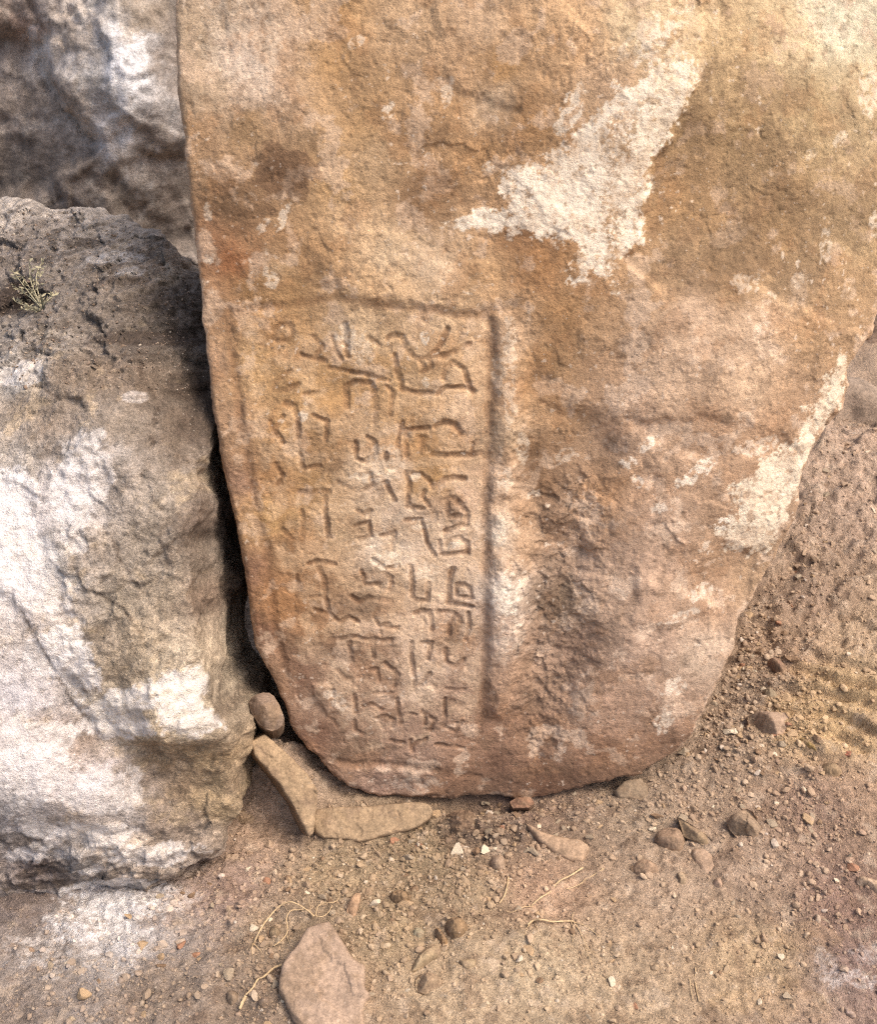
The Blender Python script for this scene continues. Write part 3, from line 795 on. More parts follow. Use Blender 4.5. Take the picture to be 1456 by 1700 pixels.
RIDGE_C, RIDGE_N = (.66, 1.30), (.45, .89)
def ground_z(x, y, fine=True):
    x = np.asarray(x, np.float32); y = np.asarray(y, np.float32)
    z = g_mac(x, y) + .010 * fbm(x, y, .35, 3, .5, 101) + .0055 * fbm(x, y, .09, 4, .55, 104)
    if fine:
        bill = 1 - 2 * np.abs(fbm(x, y, .03, 4, .6, 108))
        z = z + .0022 * bill + .0013 * fbm(x, y, .009, 3, .6, 112)
        clod = fbm(x, y, .05, 4, .6, 115)
        z = z + .0030 * chips(x, y, .03, 150) * sstep(-.1, .3, fbm(x, y, .2, 3, .5, 152)) + .0014 * chips(x, y, .011, 154)
        z = z + .0035 * sstep(.12, .3, clod) + .003 * sstep(-.35, -.2, clod)
        # streaky, raked slope on the right
        k = sstep(.5, .62, x) * sstep(1.25, 1.5, y)
        z = z + k * (.010 * chips(x, y, .07, 181) + .005 * chips(x, y, .03, 184) + .011 * fbm(x * .6 + y * .55, (y - x) * 2.0, .10, 4, .6, 118) + .009 * fbm(x, y, .05, 4, .6, 121))
        # ridged marks pressed into the bank
        k3 = np.exp(-(((x - RIDGE_C[0]) / .15) ** 2 + ((y - RIDGE_C[1]) / .13) ** 2))
        ph = ((x - RIDGE_C[0]) * RIDGE_N[0] + (y - RIDGE_C[1]) * RIDGE_N[1]) / .042 + .55 * fbm(x, y, .14, 3, .5, 161)
        fr = ph - np.floor(ph)
        z = z + k3 * .030 * (sstep(0, .22, fr) - sstep(.22, 1.0, fr)) * (.6 + .5 * fbm(x, y, .06, 3, .6, 164))
        # soil heaped in the gap and under the slab
        z = z + .10 * np.exp(-(((x + .255) / .065) ** 2 + ((y - 1.20) / .055) ** 2)) * (1 + .25 * fbm(x, y, .03, 4, .6, 167))
        z = z - .035 * np.exp(-(((x - .06) / .09) ** 2 + ((y - 1.165) / .022) ** 2))
        k4 = np.exp(-(((x - .05) / .10) ** 2 + ((y - 1.10) / .045) ** 2))
        z = z + k4 * (.012 + .012 * chips(x, y, .026, 170) + .006 * fbm(x, y, .012, 3, .6, 173))
        # lumpy lime rubble at the grey boulder's foot, crusted clods above the yellow soil
        lr = np.exp(-(((x + .52) / .22) ** 2 + ((y - .93) / .10) ** 2))
        z = z + lr * (.016 * fbm(x, y, .07, 5, .62, 127) + .008)
        k2 = np.exp(-(((x - .63) / .14) ** 2 + ((y - 1.27) / .13) ** 2))
        z = z + k2 * .006 * ridged(x * .45 + y * .4, (y - x * .5) * 1.6, .055, 3, .55, 125)
    return z

def on_ground(p, lift=0.0, fine=False):
    p = np.atleast_2d(np.asarray(p, float))
    R = ray(p)
    z = np.zeros(len(p))
    for _ in range(14):
        t = (z + lift - CAM_H) / R[:, 2]
        t = np.clip(t, .2, 6)
        X = CP + R * t[:, None]
        z = .5 * z + .5 * ground_z(X[:, 0], X[:, 1], fine)
    t = (z + lift - CAM_H) / R[:, 2]
    return CP + R * t[:, None]

GROUND_COL = [(100,1600,132,116,102),(40,1500,108,92,82),(170,1530,188,178,170),(130,1560,160,146,136),(60,1400,158,146,138),(200,1570,176,166,158),(250,1650,126,108,92),(380,1480,152,126,110),(420,1390,160,132,108),(450,1650,126,106,88),
 (560,1450,152,129,100),(700,1420,132,112,86),(800,1390,104,85,70),(650,1550,146,123,94),(760,1480,142,120,94),(700,1650,166,141,112),(900,1480,166,134,108),(900,1600,166,143,114),(1000,1650,166,141,112),
 (1050,1350,150,128,105),(1150,1300,155,130,106),(1100,1450,158,133,109),(1250,1450,150,125,103),(1350,1350,138,111,92),(1400,1500,130,103,87),(1430,1620,126,102,90),(1250,1600,166,139,107),(1350,1680,150,125,106),
 (1340,1210,172,143,108),(1400,1150,172,144,110),(1390,1200,174,144,106),(1300,1100,150,122,98),(1350,1000,148,122,100),(1400,850,160,134,112),(1250,1160,140,118,98),(1400,750,165,138,115),(480,1560,140,118,94),(20,1690,122,106,93),
 (330,1400,140,116,98),(600,1660,150,124,98),(860,1340,110,88,74),(940,1330,132,108,88),(1430,1330,150,122,98),(1440,1050,165,138,110),(1200,1230,140,117,96)]
_gP = on_ground([(p[0], p[1]) for p in GROUND_COL])[:, :2]
g_colour = Grid2(-1.6, 2.0, .4, 3.2, .02, blend_colours(_gP, [albedo(p[2:]) for p in GROUND_COL], 3.0))
def g_spots(L):
    out = []
    for (x, y, st, rx, ry, an) in L:
        c = on_ground([(x, y)])[0]
        k = np.linalg.norm(on_ground([(x + 10, y)])[0] - c) / 10
        out.append((c[:2], st, rx * k, ry * k, math.radians(an)))
    return out
ground_white = g_spots([(170,1530,1,90,56,10),(240,1500,.7,60,30,20),(60,1390,.7,70,40,0),(210,1590,.5,30,60,0),(120,1580,.4,90,50,0),(60,1450,.5,60,26,0),(1415,1630,.4,36,16,0),(1370,1600,.25,22,34,0),(290,1500,.35,50,24,20),(1440,1590,.3,30,20,0),(60,1330,.6,60,40,0)])
ground_ochre = g_spots([(1340,1210,.7,70,60,-20),(1400,1150,.6,90,40,-30),(1400,1240,.5,60,20,-20),(1280,1670,.35,90,40,0),(1330,1560,.3,60,30,0)])

def ground_paint(x, y):
    P2 = np.stack([x, y], 1)
    c = np.array([1.13, 1.18, 1.25]) * g_colour(x + .02 * fbm(x, y, .08, 4, .6, 131), y + .02 * fbm(x, y, .08, 4, .6, 134))
    c = c * (1 + .16 * fbm(x, y, .12, 5, .6, 137) + .14 * fbm(x, y, .02, 4, .65, 141))[:, None]
    c = mix(c, albedo((110, 86, 68)), .45 * sstep(.12, .45, fbm(x, y, .05, 5, .65, 144)))
    c = mix(c, albedo((192, 170, 147)), .45 * sstep(.18, .45, fbm(x, y, .04, 5, .65, 147)))
    c = mix(c, albedo((192, 158, 112)), spot_mask(P2, ground_ochre, .8 * fbm(x, y, .06, 5, .66, 150)) * .5)
    w = spot_mask(P2, ground_white, .75 * fbm(x, y, .03, 5, .65, 153)) * sstep(-.3, .1, fbm(x, y, .007, 3, .65, 156))
    return mix(c, albedo((222, 214, 208)), w * .8)

def lattice(edges):
    """axis whose spacing changes: [(start, end, step), ...]"""
    out = []
    for (a, b, s) in edges:
        out.append(np.arange(a, b, s))
    return np.concatenate(out)
gx = lattice([(-40, -4, 6), (-4, -1.2, .2), (-1.2, -.85, .02), (-.85, 1.05, .0035), (1.05, 1.5, .02), (1.5, 4, .25), (4, 41, 6)])
gy = lattice([(-20, -1, 3), (-1, .6, .1), (.6, 1.45, .003), (1.45, 2.3, .0065), (2.3, 3.2, .03), (3.2, 6, .3), (6, 80, 8)])
GXX, GYY = np.meshgrid(gx, gy, indexing='ij')
x_, y_ = GXX.ravel().astype(np.float32), GYY.ravel().astype(np.float32)
z_ = ground_z(x_, y_)
idx = np.arange(len(x_)).reshape(len(gx), len(gy))
q = np.stack([idx[:-1, :-1], idx[1:, :-1], idx[1:, 1:], idx[:-1, 1:]], -1).reshape(-1, 4)
o = link('ground', mesh_from('ground', np.stack([x_, y_, z_], 1), q, ground_paint(x_, y_)), M_DIRT)
tag(o, 'dry brown dirt with crusts and pale lime powder', kind='structure')

# ================================================================== LEFT BOULDER
def cam_plane(depth, px=728, py=850):
    return CP + ray([(px, py)])[0] * depth
lb = Relief(cam_plane(1.60, 150, 850), (0, -math.cos(PITCH), math.sin(PITCH)))
D0 = 1.60
lb_depth = [(-250,380,1.74),(0,340,1.80),(120,350,1.80),(220,385,1.77),(290,430,1.73),(330,490,1.69),(-250,560,1.50),(60,470,1.63),(150,480,1.61),(250,520,1.60),(320,560,1.64),(30,590,1.49),(130,600,1.485),(210,585,1.52),(260,590,1.54),
            (320,640,1.58),(-250,750,1.40),(50,720,1.44),(150,720,1.44),(230,720,1.455),(290,720,1.49),(335,720,1.54),(50,900,1.415),(150,900,1.42),(240,900,1.43),(305,880,1.445),(300,1000,1.44),
            (200,1040,1.43),(90,1030,1.42),(-200,1000,1.38),(150,1150,1.445),(250,1150,1.43),(330,1160,1.45),(160,1225,1.465),(280,1225,1.44),(365,1235,1.48),(250,1262,1.485),(340,1270,1.50),(375,1300,1.53),(280,1330,1.51),
            (60,1150,1.43),(130,1260,1.45),(40,1250,1.42),(150,1330,1.455),(60,1350,1.45),(-200,1300,1.40),(220,1400,1.50),(300,1420,1.54),(140,1430,1.52),(40,1430,1.51),(-250,1480,1.5),(-450,900,1.5)]
lb.set_macro([(x, y, D0 - z) for (x, y, z) in lb_depth])
lb_px = [(-420,520),(-380,400),(-200,345),(-60,326),(0,328),(40,336),(70,343),(110,340),(150,344),(200,360),(250,385),(290,412),(318,442),(338,490),(350,560),(360,640),(358,700),(336,745),(320,800),(314,850),(313,920),(322,1000),(316,1080),(334,1130),(362,1195),(384,1240),(390,1300),(386,1345),
         (362,1390),(345,1432),(300,1462),(240,1484),(170,1522),(60,1500),(-100,1500),(-300,1520),(-450,1300),(-480,900)]
lb_out = lb.at(lb_px)
la0, lb0 = lb_out.min(0) - .06
la1, lb1 = lb_out.max(0) + .06
LB_COL = [(100,360,178,158,140),(200,400,165,146,128),(40,420,142,124,110),(20,490,84,72,66),(250,440,172,142,110),(150,530,122,104,88),(230,560,98,82,68),(300,520,122,104,88),(60,560,152,134,118),(30,620,178,168,158),(130,620,140,121,102),
 (250,620,125,106,88),(310,650,96,81,67),(100,700,150,131,113),(200,700,150,133,116),(280,720,120,102,85),(30,760,184,170,156),(40,850,238,224,216),(120,820,218,208,204),(150,760,192,181,172),(200,800,165,149,134),(270,830,165,149,132),
 (240,900,160,143,124),(150,920,165,146,127),(100,930,208,198,188),(30,960,240,228,222),(80,1030,228,212,200),(200,1000,158,141,120),(270,1000,170,149,124),(160,1060,150,131,110),(230,1060,186,162,132),(110,1080,236,217,198),(200,1120,160,139,114),
 (280,1130,226,202,168),(180,1180,226,207,178),(300,1190,229,207,175),(240,1200,216,187,148),(60,1130,208,194,186),(30,1150,217,208,208),(80,1220,192,174,165),(50,1280,227,215,212),(150,1300,222,208,204),(130,1240,176,152,134),(250,1260,155,126,94),
 (330,1260,170,139,100),(220,1300,160,139,122),(300,1310,150,123,94),(350,1330,170,143,107),(210,1350,192,178,169),(280,1370,155,133,114),(150,1390,224,203,182),(220,1420,217,193,169),(300,1430,182,160,141),(370,900,100,83,70),(350,1000,136,113,94),  # occlusion shade of the right side is put into its dark tones
 (340,850,122,102,87),(380,1150,116,99,82),(60,350,180,162,145),(-200,900,220,208,200),(-200,500,150,132,115),(20,1340,200,190,184),(60,1440,130,112,104),(100,1420,190,180,174),(170,620,130,110,92),(40,690,160,140,120)]
lb_base = base_tones(lb, LB_COL, la0, la1, lb0, lb1, warp=.026, step=.012)
lb_white = spots_on(lb, [(10,880,.9,60,110,0),(118,840,.6,34,70,10),(80,960,.6,36,80,20),(110,1090,.8,60,60,-40),(50,1270,.6,90,90,0),(170,1320,.5,70,50,0),(280,1150,.7,70,40,10),(190,1190,.7,60,40,0),(310,1195,.7,60,36,0),(30,620,.55,40,26,0),(190,430,.35,50,16,10),
    (215,455,.4,26,16,0),(240,1425,.6,90,26,0),(160,1390,.6,60,30,0),(220,660,.3,20,12,0),(150,770,.5,40,60,10),(120,1490,.7,60,20,0),(70,1385,.6,50,20,0),(40,1420,.6,50,20,20),(140,1440,.7,30,16,0),(200,1470,.7,50,14,0)])
lb_dark = spots_on(lb, [(20,490,.9,42,34,30),(230,560,.75,90,20,6),(310,640,.6,40,40,0),(80,380,.3,60,20,0),(150,405,.4,40,14,0),(200,470,.55,50,14,5),(250,500,.4,40,18,20),(300,560,.5,40,30,0),(60,430,.35,40,16,0),(100,1440,.75,90,14,14),(20,1400,.6,60,18,-10),(180,1455,.7,40,10,20),(60,1475,.7,70,12,0),(250,1470,.6,60,8,16),(120,1405,.5,24,10,0),  # besides soil, crevice shade at the foot is put in as spots
    (60,1090,.3,12,30,30),(260,1180,.0,10,10,0),(235,1185,.5,26,10,0),(290,1205,.4,16,8,0),(120,1130,.4,14,30,40),(330,700,.6,50,60,0)])
lb_cracks = [lb.at(L) for L in ([(150,850),(185,895),(205,945),(222,975),(240,985)],[(235,790),(255,830),(275,850)],[(245,930),(280,905),(310,880)],[(20,990),(60,1060),(100,1140),(150,1215)],[(230,600),(240,640),(262,680),(250,740)],
    [(60,560),(140,570),(210,590),(260,590)],[(160,985),(200,1010),(240,1060)],[(60,640),(100,660)])]
lb_shelf = [(lb.at(L), h, s_) for (L, h, s_) in (
    ([(235,605),(300,590),(380,600),(390,740),(330,760),(290,735),(270,690),(240,660)], -.022, .014),
    ([(20,985),(60,1050),(110,1130),(160,1225),(250,1240),(390,1228),(400,1500),(-400,1500),(-400,900)], -.018, .010),
    ([(150,1390),(260,1410),(345,1400),(345,1440),(240,1462),(150,1480),(80,1440)], .014, .012),
    ([(100,560),(210,575),(270,590),(300,560),(200,520),(120,520)], -.012, .014),
    ([(-30,470),(40,460),(60,500),(20,530),(-40,520)], -.02, .014),
    ([(120,880),(150,850),(205,945),(240,985),(200,1010),(150,1050),(100,1000)], .005, .006))]
def lb_height(a, b, sd):
    P2 = np.stack([a, b], 1)
    h = .016 * fbm(a, b, .22, 4, .5, 201) + .0070 * fbm(a, b, .07, 5, .62, 205) + .0016 * np.abs(fbm(a, b, .03, 4, .6, 211))
    ca = fbm(a, b, .10, 5, .62, 215)
    h += .004 * sstep(.0, .2, ca) + .0016 * fbm(a, b, .014, 4, .65, 214)
    lw = np.stack([a + .012 * fbm(a, b, .05, 4, .6, 218), b + .012 * fbm(a, b, .05, 4, .6, 222)], 1)
    for (V, dh, so) in lb_shelf:
        h += dh * sstep(so, -so, poly_sd(lw, V))
    chalk = sstep(.03, -.03, poly_sd(lw, lb_chalk))
    h *= 1 - .55 * chalk
    foot = np.exp(-((b - lb_foot) / .055) ** 2)
    h += foot * (.012 * chips(a, b, .05, 290) + .008 * chips(a, b, .022, 292) + .008 * fbm(a, b, .05, 4, .6, 294))
    top = sstep(lb_mid - .06, lb_mid + .03, b)
    h += (1 - .7 * chalk) * (.35 + .65 * top) * (.015 * chips(a, b, .085, 270) + .007 * chips(a, b, .032, 274)) + .0016 * chips(a, b, .011, 277)
    bump = 1 - 2 * np.abs(fbm(a, b, .028, 4, .6, 226))
    h += top * (.009 * bump + .0045 * fbm(a, b, .012, 3, .6, 229))
    for V in lb_cracks:
        h -= .0028 * sstep(.0035, .0003, line_d(lw * .45 + P2 * .55, V)) * sstep(-.3, .1, fbm(a, b, .04, 3, .6, 262))
    return h
lb_chalk = lb.at([(-400,760),(0,780),(60,800),(95,900),(70,1000),(150,1200),(230,1260),(240,1330),(180,1390),(0,1350),(-400,1380)])
lb_foot = lb.at([(150, 1450)])[0][1]
lb_mid = lb.at([(150, 610)])[0][1]
def lb_colour(a, b, sd, h):
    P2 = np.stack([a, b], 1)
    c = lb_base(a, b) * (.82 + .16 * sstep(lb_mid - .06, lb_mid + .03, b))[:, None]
    c = c * (1 + .15 * fbm(a, b, .10, 5, .6, 231) + .16 * fbm(a, b, .025, 4, .65, 235))[:, None]
    c = mix(c, albedo((112, 92, 74)), .4 * sstep(.15, .45, fbm(a, b, .06, 5, .65, 238)))
    c = mix(c, albedo((196, 168, 128)), .35 * sstep(.2, .45, fbm(a, b, .07, 5, .65, 242)))
    top = sstep(lb_mid - .02, lb_mid + .05, b)
    c = mix(c, albedo((84, 69, 57)), top * .65 * sstep(.05, .30, fbm(a, b, .05, 5, .68, 246)))
    rag = .75 * fbm(a, b, .045, 6, .70, 249)
    wm = spot_mask(P2, lb_white, rag) * (.55 + .45 * sstep(-.32, .0, fbm(a, b, .010, 3, .65, 252))) * sstep(.01, -.005, sd)
    c = mix(c, albedo((238, 228, 221)), wm * .86)
    lum = c @ np.array([.3, .5, .2])
    c = c + (lum[:, None] * np.array([1.04, 1.0, .94]) - c) * (.15 + .25 * top)[:, None]
    grain = 1 - .65 * sstep(.30, .50, lum)
    c = mix(c, albedo((70, 57, 48)), spot_mask(P2, lb_dark, rag * .55) * .85)
    cw = np.stack([a + .004 * fbm(a, b, .02, 3, .6, 255), b + .004 * fbm(a, b, .02, 3, .6, 258)], 1)
    for V in lb_cracks:
        c = mix(c, albedo((70, 56, 46)), .7 * sstep(.0028, .0008, line_d(cw, V)) * sstep(-.3, .1, fbm(a, b, .03, 3, .6, 260)))
    return np.column_stack([c, grain])
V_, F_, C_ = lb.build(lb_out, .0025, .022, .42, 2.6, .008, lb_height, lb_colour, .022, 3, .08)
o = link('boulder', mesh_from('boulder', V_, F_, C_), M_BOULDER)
tag(o, 'large grey boulder with whitewashed face and dirt on top, against the slab\'s left edge', 'boulder')
LB_POLY = np.array(lb_px, float)

# ================================================================== BACK BOULDER
bb = Relief(cam_plane(2.45, 150, 200), (.15, -math.cos(math.radians(15)), math.sin(math.radians(15))))
bb.set_macro([(-500,-200,0),(-100,0,.02),(60,60,.03),(100,150,.05),(150,230,.03),(200,60,.09),(240,150,.07),(220,300,0),(300,100,.0),(330,300,-.10),(60,330,-.02),(-100,400,0),(150,420,-.06),(300,430,-.12),(500,200,-.2),(300,-200,.02),(0,650,0),(300,650,-.1)])
bb_px = [(-560,700),(-600,200),(-560,-300),(-100,-420),(300,-400),(470,-250),(500,100),(480,400),(430,700),(0,740)]
bb_out = bb.at(smooth_poly(bb_px, 2))
ba0, bb0 = bb_out.min(0) - .08
ba1, bb1 = bb_out.max(0) + .08
BB_COL = [(20,40,120,96,78),(40,50,134,100,80),(70,80,176,165,158),(120,60,150,131,114),(210,80,196,192,194),(210,130,190,186,188),(160,130,152,142,134),(100,150,128,109,94),(40,180,116,97,83),(140,200,142,124,110),(210,220,176,168,166),
          (60,280,106,90,78),(150,280,102,85,72),(250,250,122,104,90),(200,330,110,95,83),(280,350,102,87,76),(20,320,96,82,72),(280,100,122,103,88),(240,30,142,120,95),(-300,100,120,100,85),(150,500,100,84,72),(130,100,140,124,110),(180,10,150,138,128)]
bb_base = base_tones(bb, BB_COL, ba0, ba1, bb0, bb1, warp=.06, step=.02)
bb_white = spots_on(bb, [(70,90,.7,40,14,-60),(150,110,.5,50,14,10),(200,90,.8,20,60,10),(225,110,.7,26,70,-10),(210,220,.75,16,40,0),(225,255,.5,20,16,-40),(110,110,.35,26,20,0),(240,330,.4,14,40,-20),(60,200,.25,40,20,0),(290,200,.4,10,40,0),(200,280,.45,10,20,0),(120,20,.4,60,10,-40)])
bb_cracks = [bb.at(L) for L in ([(120,-20),(160,40),(170,60),(185,95)],[(40,10),(70,60),(60,110),(100,170),(130,220),(160,240)])]
bb_shelf = [(bb.at(L), h, s_) for (L, h, s_) in (([(60,60),(110,170),(160,245),(130,260),(60,320),(-60,340),(-200,200),(-200,0)], -.05, .02), ([(160,40),(185,95),(180,160),(240,240),(320,260),(320,-60),(180,-60)], .03, .02), ([(240,240),(180,300),(240,420),(340,420),(340,250)], -.04, .03))]
def bb_height(a, b, sd):
    lw = np.stack([a + .03 * fbm(a, b, .10, 4, .6, 301), b + .03 * fbm(a, b, .10, 4, .6, 304)], 1)
    h = .035 * fbm(a, b, .45, 4, .5, 307) + .013 * fbm(a, b, .12, 5, .58, 311) + .008 * ridged(a, b, .07, 4, .6, 315)
    ca = fbm(a, b, .2, 5, .62, 318)
    h += .012 * chips(a, b, .16, 380) + .006 * chips(a, b, .06, 383) + .004 * sstep(.02, .12, ca) + .008 * sstep(-.25, -.15, ca)
    for (V, dh, so) in bb_shelf:
        h += dh * sstep(so, -so, poly_sd(lw, V))
    for V in bb_cracks:
        h -= .012 * sstep(.012, .002, line_d(lw, V))
    return h
def bb_colour(a, b, sd, h):
    P2 = np.stack([a, b], 1)
    c = bb_base(a, b) * 1.5
    c = c + ((c @ np.array([.3, .5, .2]))[:, None] * np.array([1.05, 1.0, .93]) - c) * .45
    c = c * (1 + .2 * fbm(a, b, .2, 5, .6, 321) + .2 * fbm(a, b, .05, 4, .65, 325))[:, None]
    c = mix(c, albedo((92, 76, 64)), .4 * sstep(.1, .5, fbm(a, b, .10, 5, .66, 328)))
    rag = .75 * fbm(a, b, .07, 5, .66, 331)
    c = mix(c, albedo((200, 196, 194)), spot_mask(P2, bb_white, rag) * .6 * sstep(-.3, .1, fbm(a, b, .03, 4, .65, 334)))
    c = mix(c, albedo((176, 164, 152)), .5 * sstep(.25, .45, fbm(a, b, .06, 5, .66, 338)))
    return c
V_, F_, C_ = bb.build(bb_out, .0065, .08, .8, 7.0, .03, bb_height, bb_colour, .05, 5, .2)
o = link('boulder', mesh_from('back_boulder', V_, F_, C_), M_BACK)
tag(o, 'dark brown boulder streaked with bluish white, standing in shade behind the grey boulder', 'boulder')

# two rounded boulders beyond the dirt bank
def simple_boulder(label, px, depth, n, c0, seed, back, rim, res=.008):
    ctr = np.mean(np.array(px), 0)
    S = Relief(cam_plane(depth, ctr[0], ctr[1]), n)
    out = S.at(smooth_poly(px, 2))
    R = np.abs(out - out.mean(0)).max()
    cc = out.mean(0)
    def hh(a, b, sd):
        dome = np.sqrt(np.clip(1 - (((a - cc[0]) ** 2 + (b - cc[1]) ** 2) / (R * R * 1.3)), 0, 1))
        return .25 * R * dome + .02 * fbm(a, b, .25, 4, .5, seed) + .006 * fbm(a, b, .05, 4, .6, seed + 5)
    def cf(a, b, sd, h):
        c = np.tile(albedo(c0), (len(a), 1))
        return c * (1 + .2 * fbm(a, b, .15, 5, .6, seed + 9) + .15 * fbm(a, b, .04, 4, .6, seed + 12))[:, None]
    V_, F_, C_ = S.build(out, res, rim, back, 6.0, .012, hh, cf, .02, seed, .2)
    o = link('boulder', mesh_from('far_boulder', V_, F_, C_), M_BACK)
    return tag(o, label, 'boulder')
simple_boulder('pale smooth boulder partly hidden behind the dirt bank at right', [(1330,640),(1380,620),(1420,612),(1470,640),(1540,680),(1560,760),(1480,780),(1340,740)], 2.55, (-.1, -.8, .55), (148, 128, 110), 401, .4, .06)
simple_boulder('darker boulder standing behind the pale smooth one at right', [(1330,520),(1400,480),(1560,470),(1700,540),(1720,700),(1500,680),(1380,640)], 3.0, (-.1, -.85, .5), (140, 116, 97), 431, .5, .08)

# ================================================================== LOOSE STONES
def stone(name, label, px, colr, thick=.03, dome=.35, rim=.35, tilt=.55, res=None, seed=0, facets=.5, lift=0.0, soft=1, cat='stone', spots=None, group=None, tip=None):
    """a loose stone lying in the dirt; px is its outline in the photograph, thick its height in metres"""
    P = np.array(px, float)
    ctr = P.mean(0)
    base = on_ground([ctr + np.array([0, .25 * (P[:, 1].max() - P[:, 1].min())])])[0]
    view = -ray([ctr])[0]
    view /= np.linalg.norm(view)
    n = view * (1 - tilt) + np.array([0, 0, 1.0]) * tilt
    O = base + np.array([0, 0, 1.0]) * (thick * .6 + lift)
    if tip is not None:                      # two points (photo x, photo y, height z) that the stone leans along
        Q = []
        for (qx, qy, qz) in tip:
            rq = ray([(qx, qy)])[0]
            Q.append(CP + rq * ((qz - CAM_H) / rq[2]))
        O = (Q[0] + Q[-1]) / 2
        base = O - np.array([0, 0, thick])
        if len(Q) > 1:
            ax = (Q[1] - Q[0]) / np.linalg.norm(Q[1] - Q[0])
            n = n - ax * (n @ ax)
    S = Relief(O, n)
    out = S.at(smooth_poly(P, soft))
    size = max(np.ptp(out[:, 0]), np.ptp(out[:, 1]))
    small = min(np.ptp(out[:, 0]), np.ptp(out[:, 1]))
    res = res or max(size / 46, .0011)
    cc = out.mean(0)
    rr = np.random.default_rng(seed + 1)
    planes = [(rr.normal(0, .75), rr.normal(0, .75), rr.uniform(-.03, .06) * small) for _ in range(6)]
    def hh(a, b, sd):
        u, v = a - cc[0], b - cc[1]
        h = dome * small * np.sqrt(np.clip(-sd / (small * .5), 0, 1))
        f = np.min([px_ * u + py_ * v + dome * small * .75 + k for (px_, py_, k) in planes], axis=0)
        h = h * (1 - facets) + np.minimum(h, f) * facets
        rg = .22 if name == 'dirt_clod' else (.03 if name in ('flat_stone', 'wedge_stone') else (.05 if name == 'stone_plank' else .075))
        if name in ('flat_stone', 'wedge_stone', 'stone_plank'):
            h = dome * small * np.sqrt(np.clip(-sd / (small * .5), 0, 1))
        return h + rg * small * fbm(a + seed * .37, b, small * .6, 5, .62, seed) + rg * .8 * small * chips(a + seed * .37, b, small * .42, seed) + .0006 * fbm(a, b, .008, 3, .6, seed + 3)
    base_c = albedo(colr) * .84
    def cf(a, b, sd, h):
        c = np.tile(base_c, (len(a), 1))
        c = c * (1 + .16 * fbm(a + seed * .11, b, small * .7, 4, .6, seed + 7) + .12 * fbm(a, b, .012, 3, .6, seed + 9))[:, None]
        c = mix(c, albedo((136, 112, 88)), .5 * sstep(.1, .4, fbm(a + seed * .2, b, small * .5, 4, .6, seed + 11)))
        c = mix(c, albedo((140, 117, 95)), .6 * sstep(.05, .3, fbm(a + seed * .3, b, small * .9, 5, .66, seed + 15)))
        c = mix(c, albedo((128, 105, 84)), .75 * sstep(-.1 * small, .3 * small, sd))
        return c
    V_, F_, C_ = S.build(out, res, max(rim * small * .5, res * 2), thick + dome * small + .03, 4.0, .02 * small, hh, cf, .02 * small, seed, small * .5)
    V_ = V_ - base
    o = link(name, mesh_from(name, V_, F_, C_), M_STONE, loc=base)
    tag(o, label, cat, group)
    return o

stone('flat_stone', 'large flat beige pentagonal stone lying at the bottom edge of the photo', [(548,1526),(560,1545),(585,1588),(605,1600),(607,1640),(615,1650),(604,1662),(604,1760),(520,1770),(492,1700),(478,1675),(462,1640),(468,1600),(490,1570),(508,1538),(530,1528)], (176,150,128), .028, .02, .10, .75, res=.0016, seed=1, facets=.1, soft=0)
stone('stone_plank', 'long flat tan stone leaning diagonally beneath the slab\'s lower left corner', [(414,1232),(440,1218),(475,1248),(510,1285),(528,1312),(522,1385),(512,1390),(490,1342),(455,1292),(424,1256)], (168,142,112), .05, .04, .08, .3, seed=2, facets=.3, soft=0, res=.0016, tip=[(430,1240,.125),(518,1375,.02)])
stone('stone_plank', 'long low tan stone lying level under the slab\'s bottom edge', [(516,1345),(560,1338),(620,1338),(662,1332),(712,1330),(722,1352),(692,1375),(642,1386),(602,1399),(576,1392),(524,1391)], (170,144,114), .045, .08, .10, .3, seed=3, facets=.3, soft=1, res=.0016)
stone('stone', 'brown egg-shaped stone wedged beside the slab\'s lower left corner', [(430,1147),(452,1148),(466,1172),(474,1198),(458,1213),(432,1206),(415,1180),(411,1160)], (144,122,105), .06, .3, .5, .2, seed=4, facets=.6, soft=1, tip=[(441,1180,.175)])
stone('wedge_stone', 'pointed flat pale stone below the middle of the slab\'s bottom edge', [(871,1364),(905,1381),(935,1389),(965,1392),(981,1405),(968,1432),(945,1428),(918,1414),(893,1393)], (182,152,124), .020, .10, .15, .6, seed=5, facets=.5, soft=0)
stone('stone', 'rounded brown stone touching a long sliver of stone', [(1086,1388),(1098,1372),(1120,1370),(1134,1377),(1140,1395),(1132,1412),(1112,1413),(1094,1402)], (160,132,108), .030, .32, .6, .4, seed=6, facets=.75, soft=1)
stone('stone_sliver', 'long thin sliver of stone beside the rounded brown stone', [(1126,1355),(1150,1368),(1175,1386),(1192,1402),(1180,1408),(1155,1396),(1137,1388)], (158,134,106), .03, .3, .3, .3, seed=7, facets=.8, soft=0)
stone('stone', 'big grey angular stone with a flat left side, right of the long sliver', [(1208,1364),(1214,1351),(1241,1339),(1252,1344),(1258,1357),(1266,1368),(1259,1386),(1246,1397),(1228,1391),(1214,1376)], (160,136,112), .034, .34, .4, .4, seed=8, facets=.85, soft=0)
stone('flat_stone', 'flat grey stone half buried at the slab\'s lower right edge', [(1020,1312),(1038,1294),(1064,1290),(1076,1304),(1084,1331),(1068,1334),(1044,1326),(1028,1326)], (154,132,108), .016, .14, .2, .6, seed=9, facets=.5, soft=0)
stone('stone', 'rounded tan stone below and left of the rounded brown stone', [(1050,1441),(1060,1424),(1084,1425),(1099,1448),(1088,1465),(1070,1462)], (172,142,116), .012, .22, .5, .5, seed=10, facets=.7, soft=1)
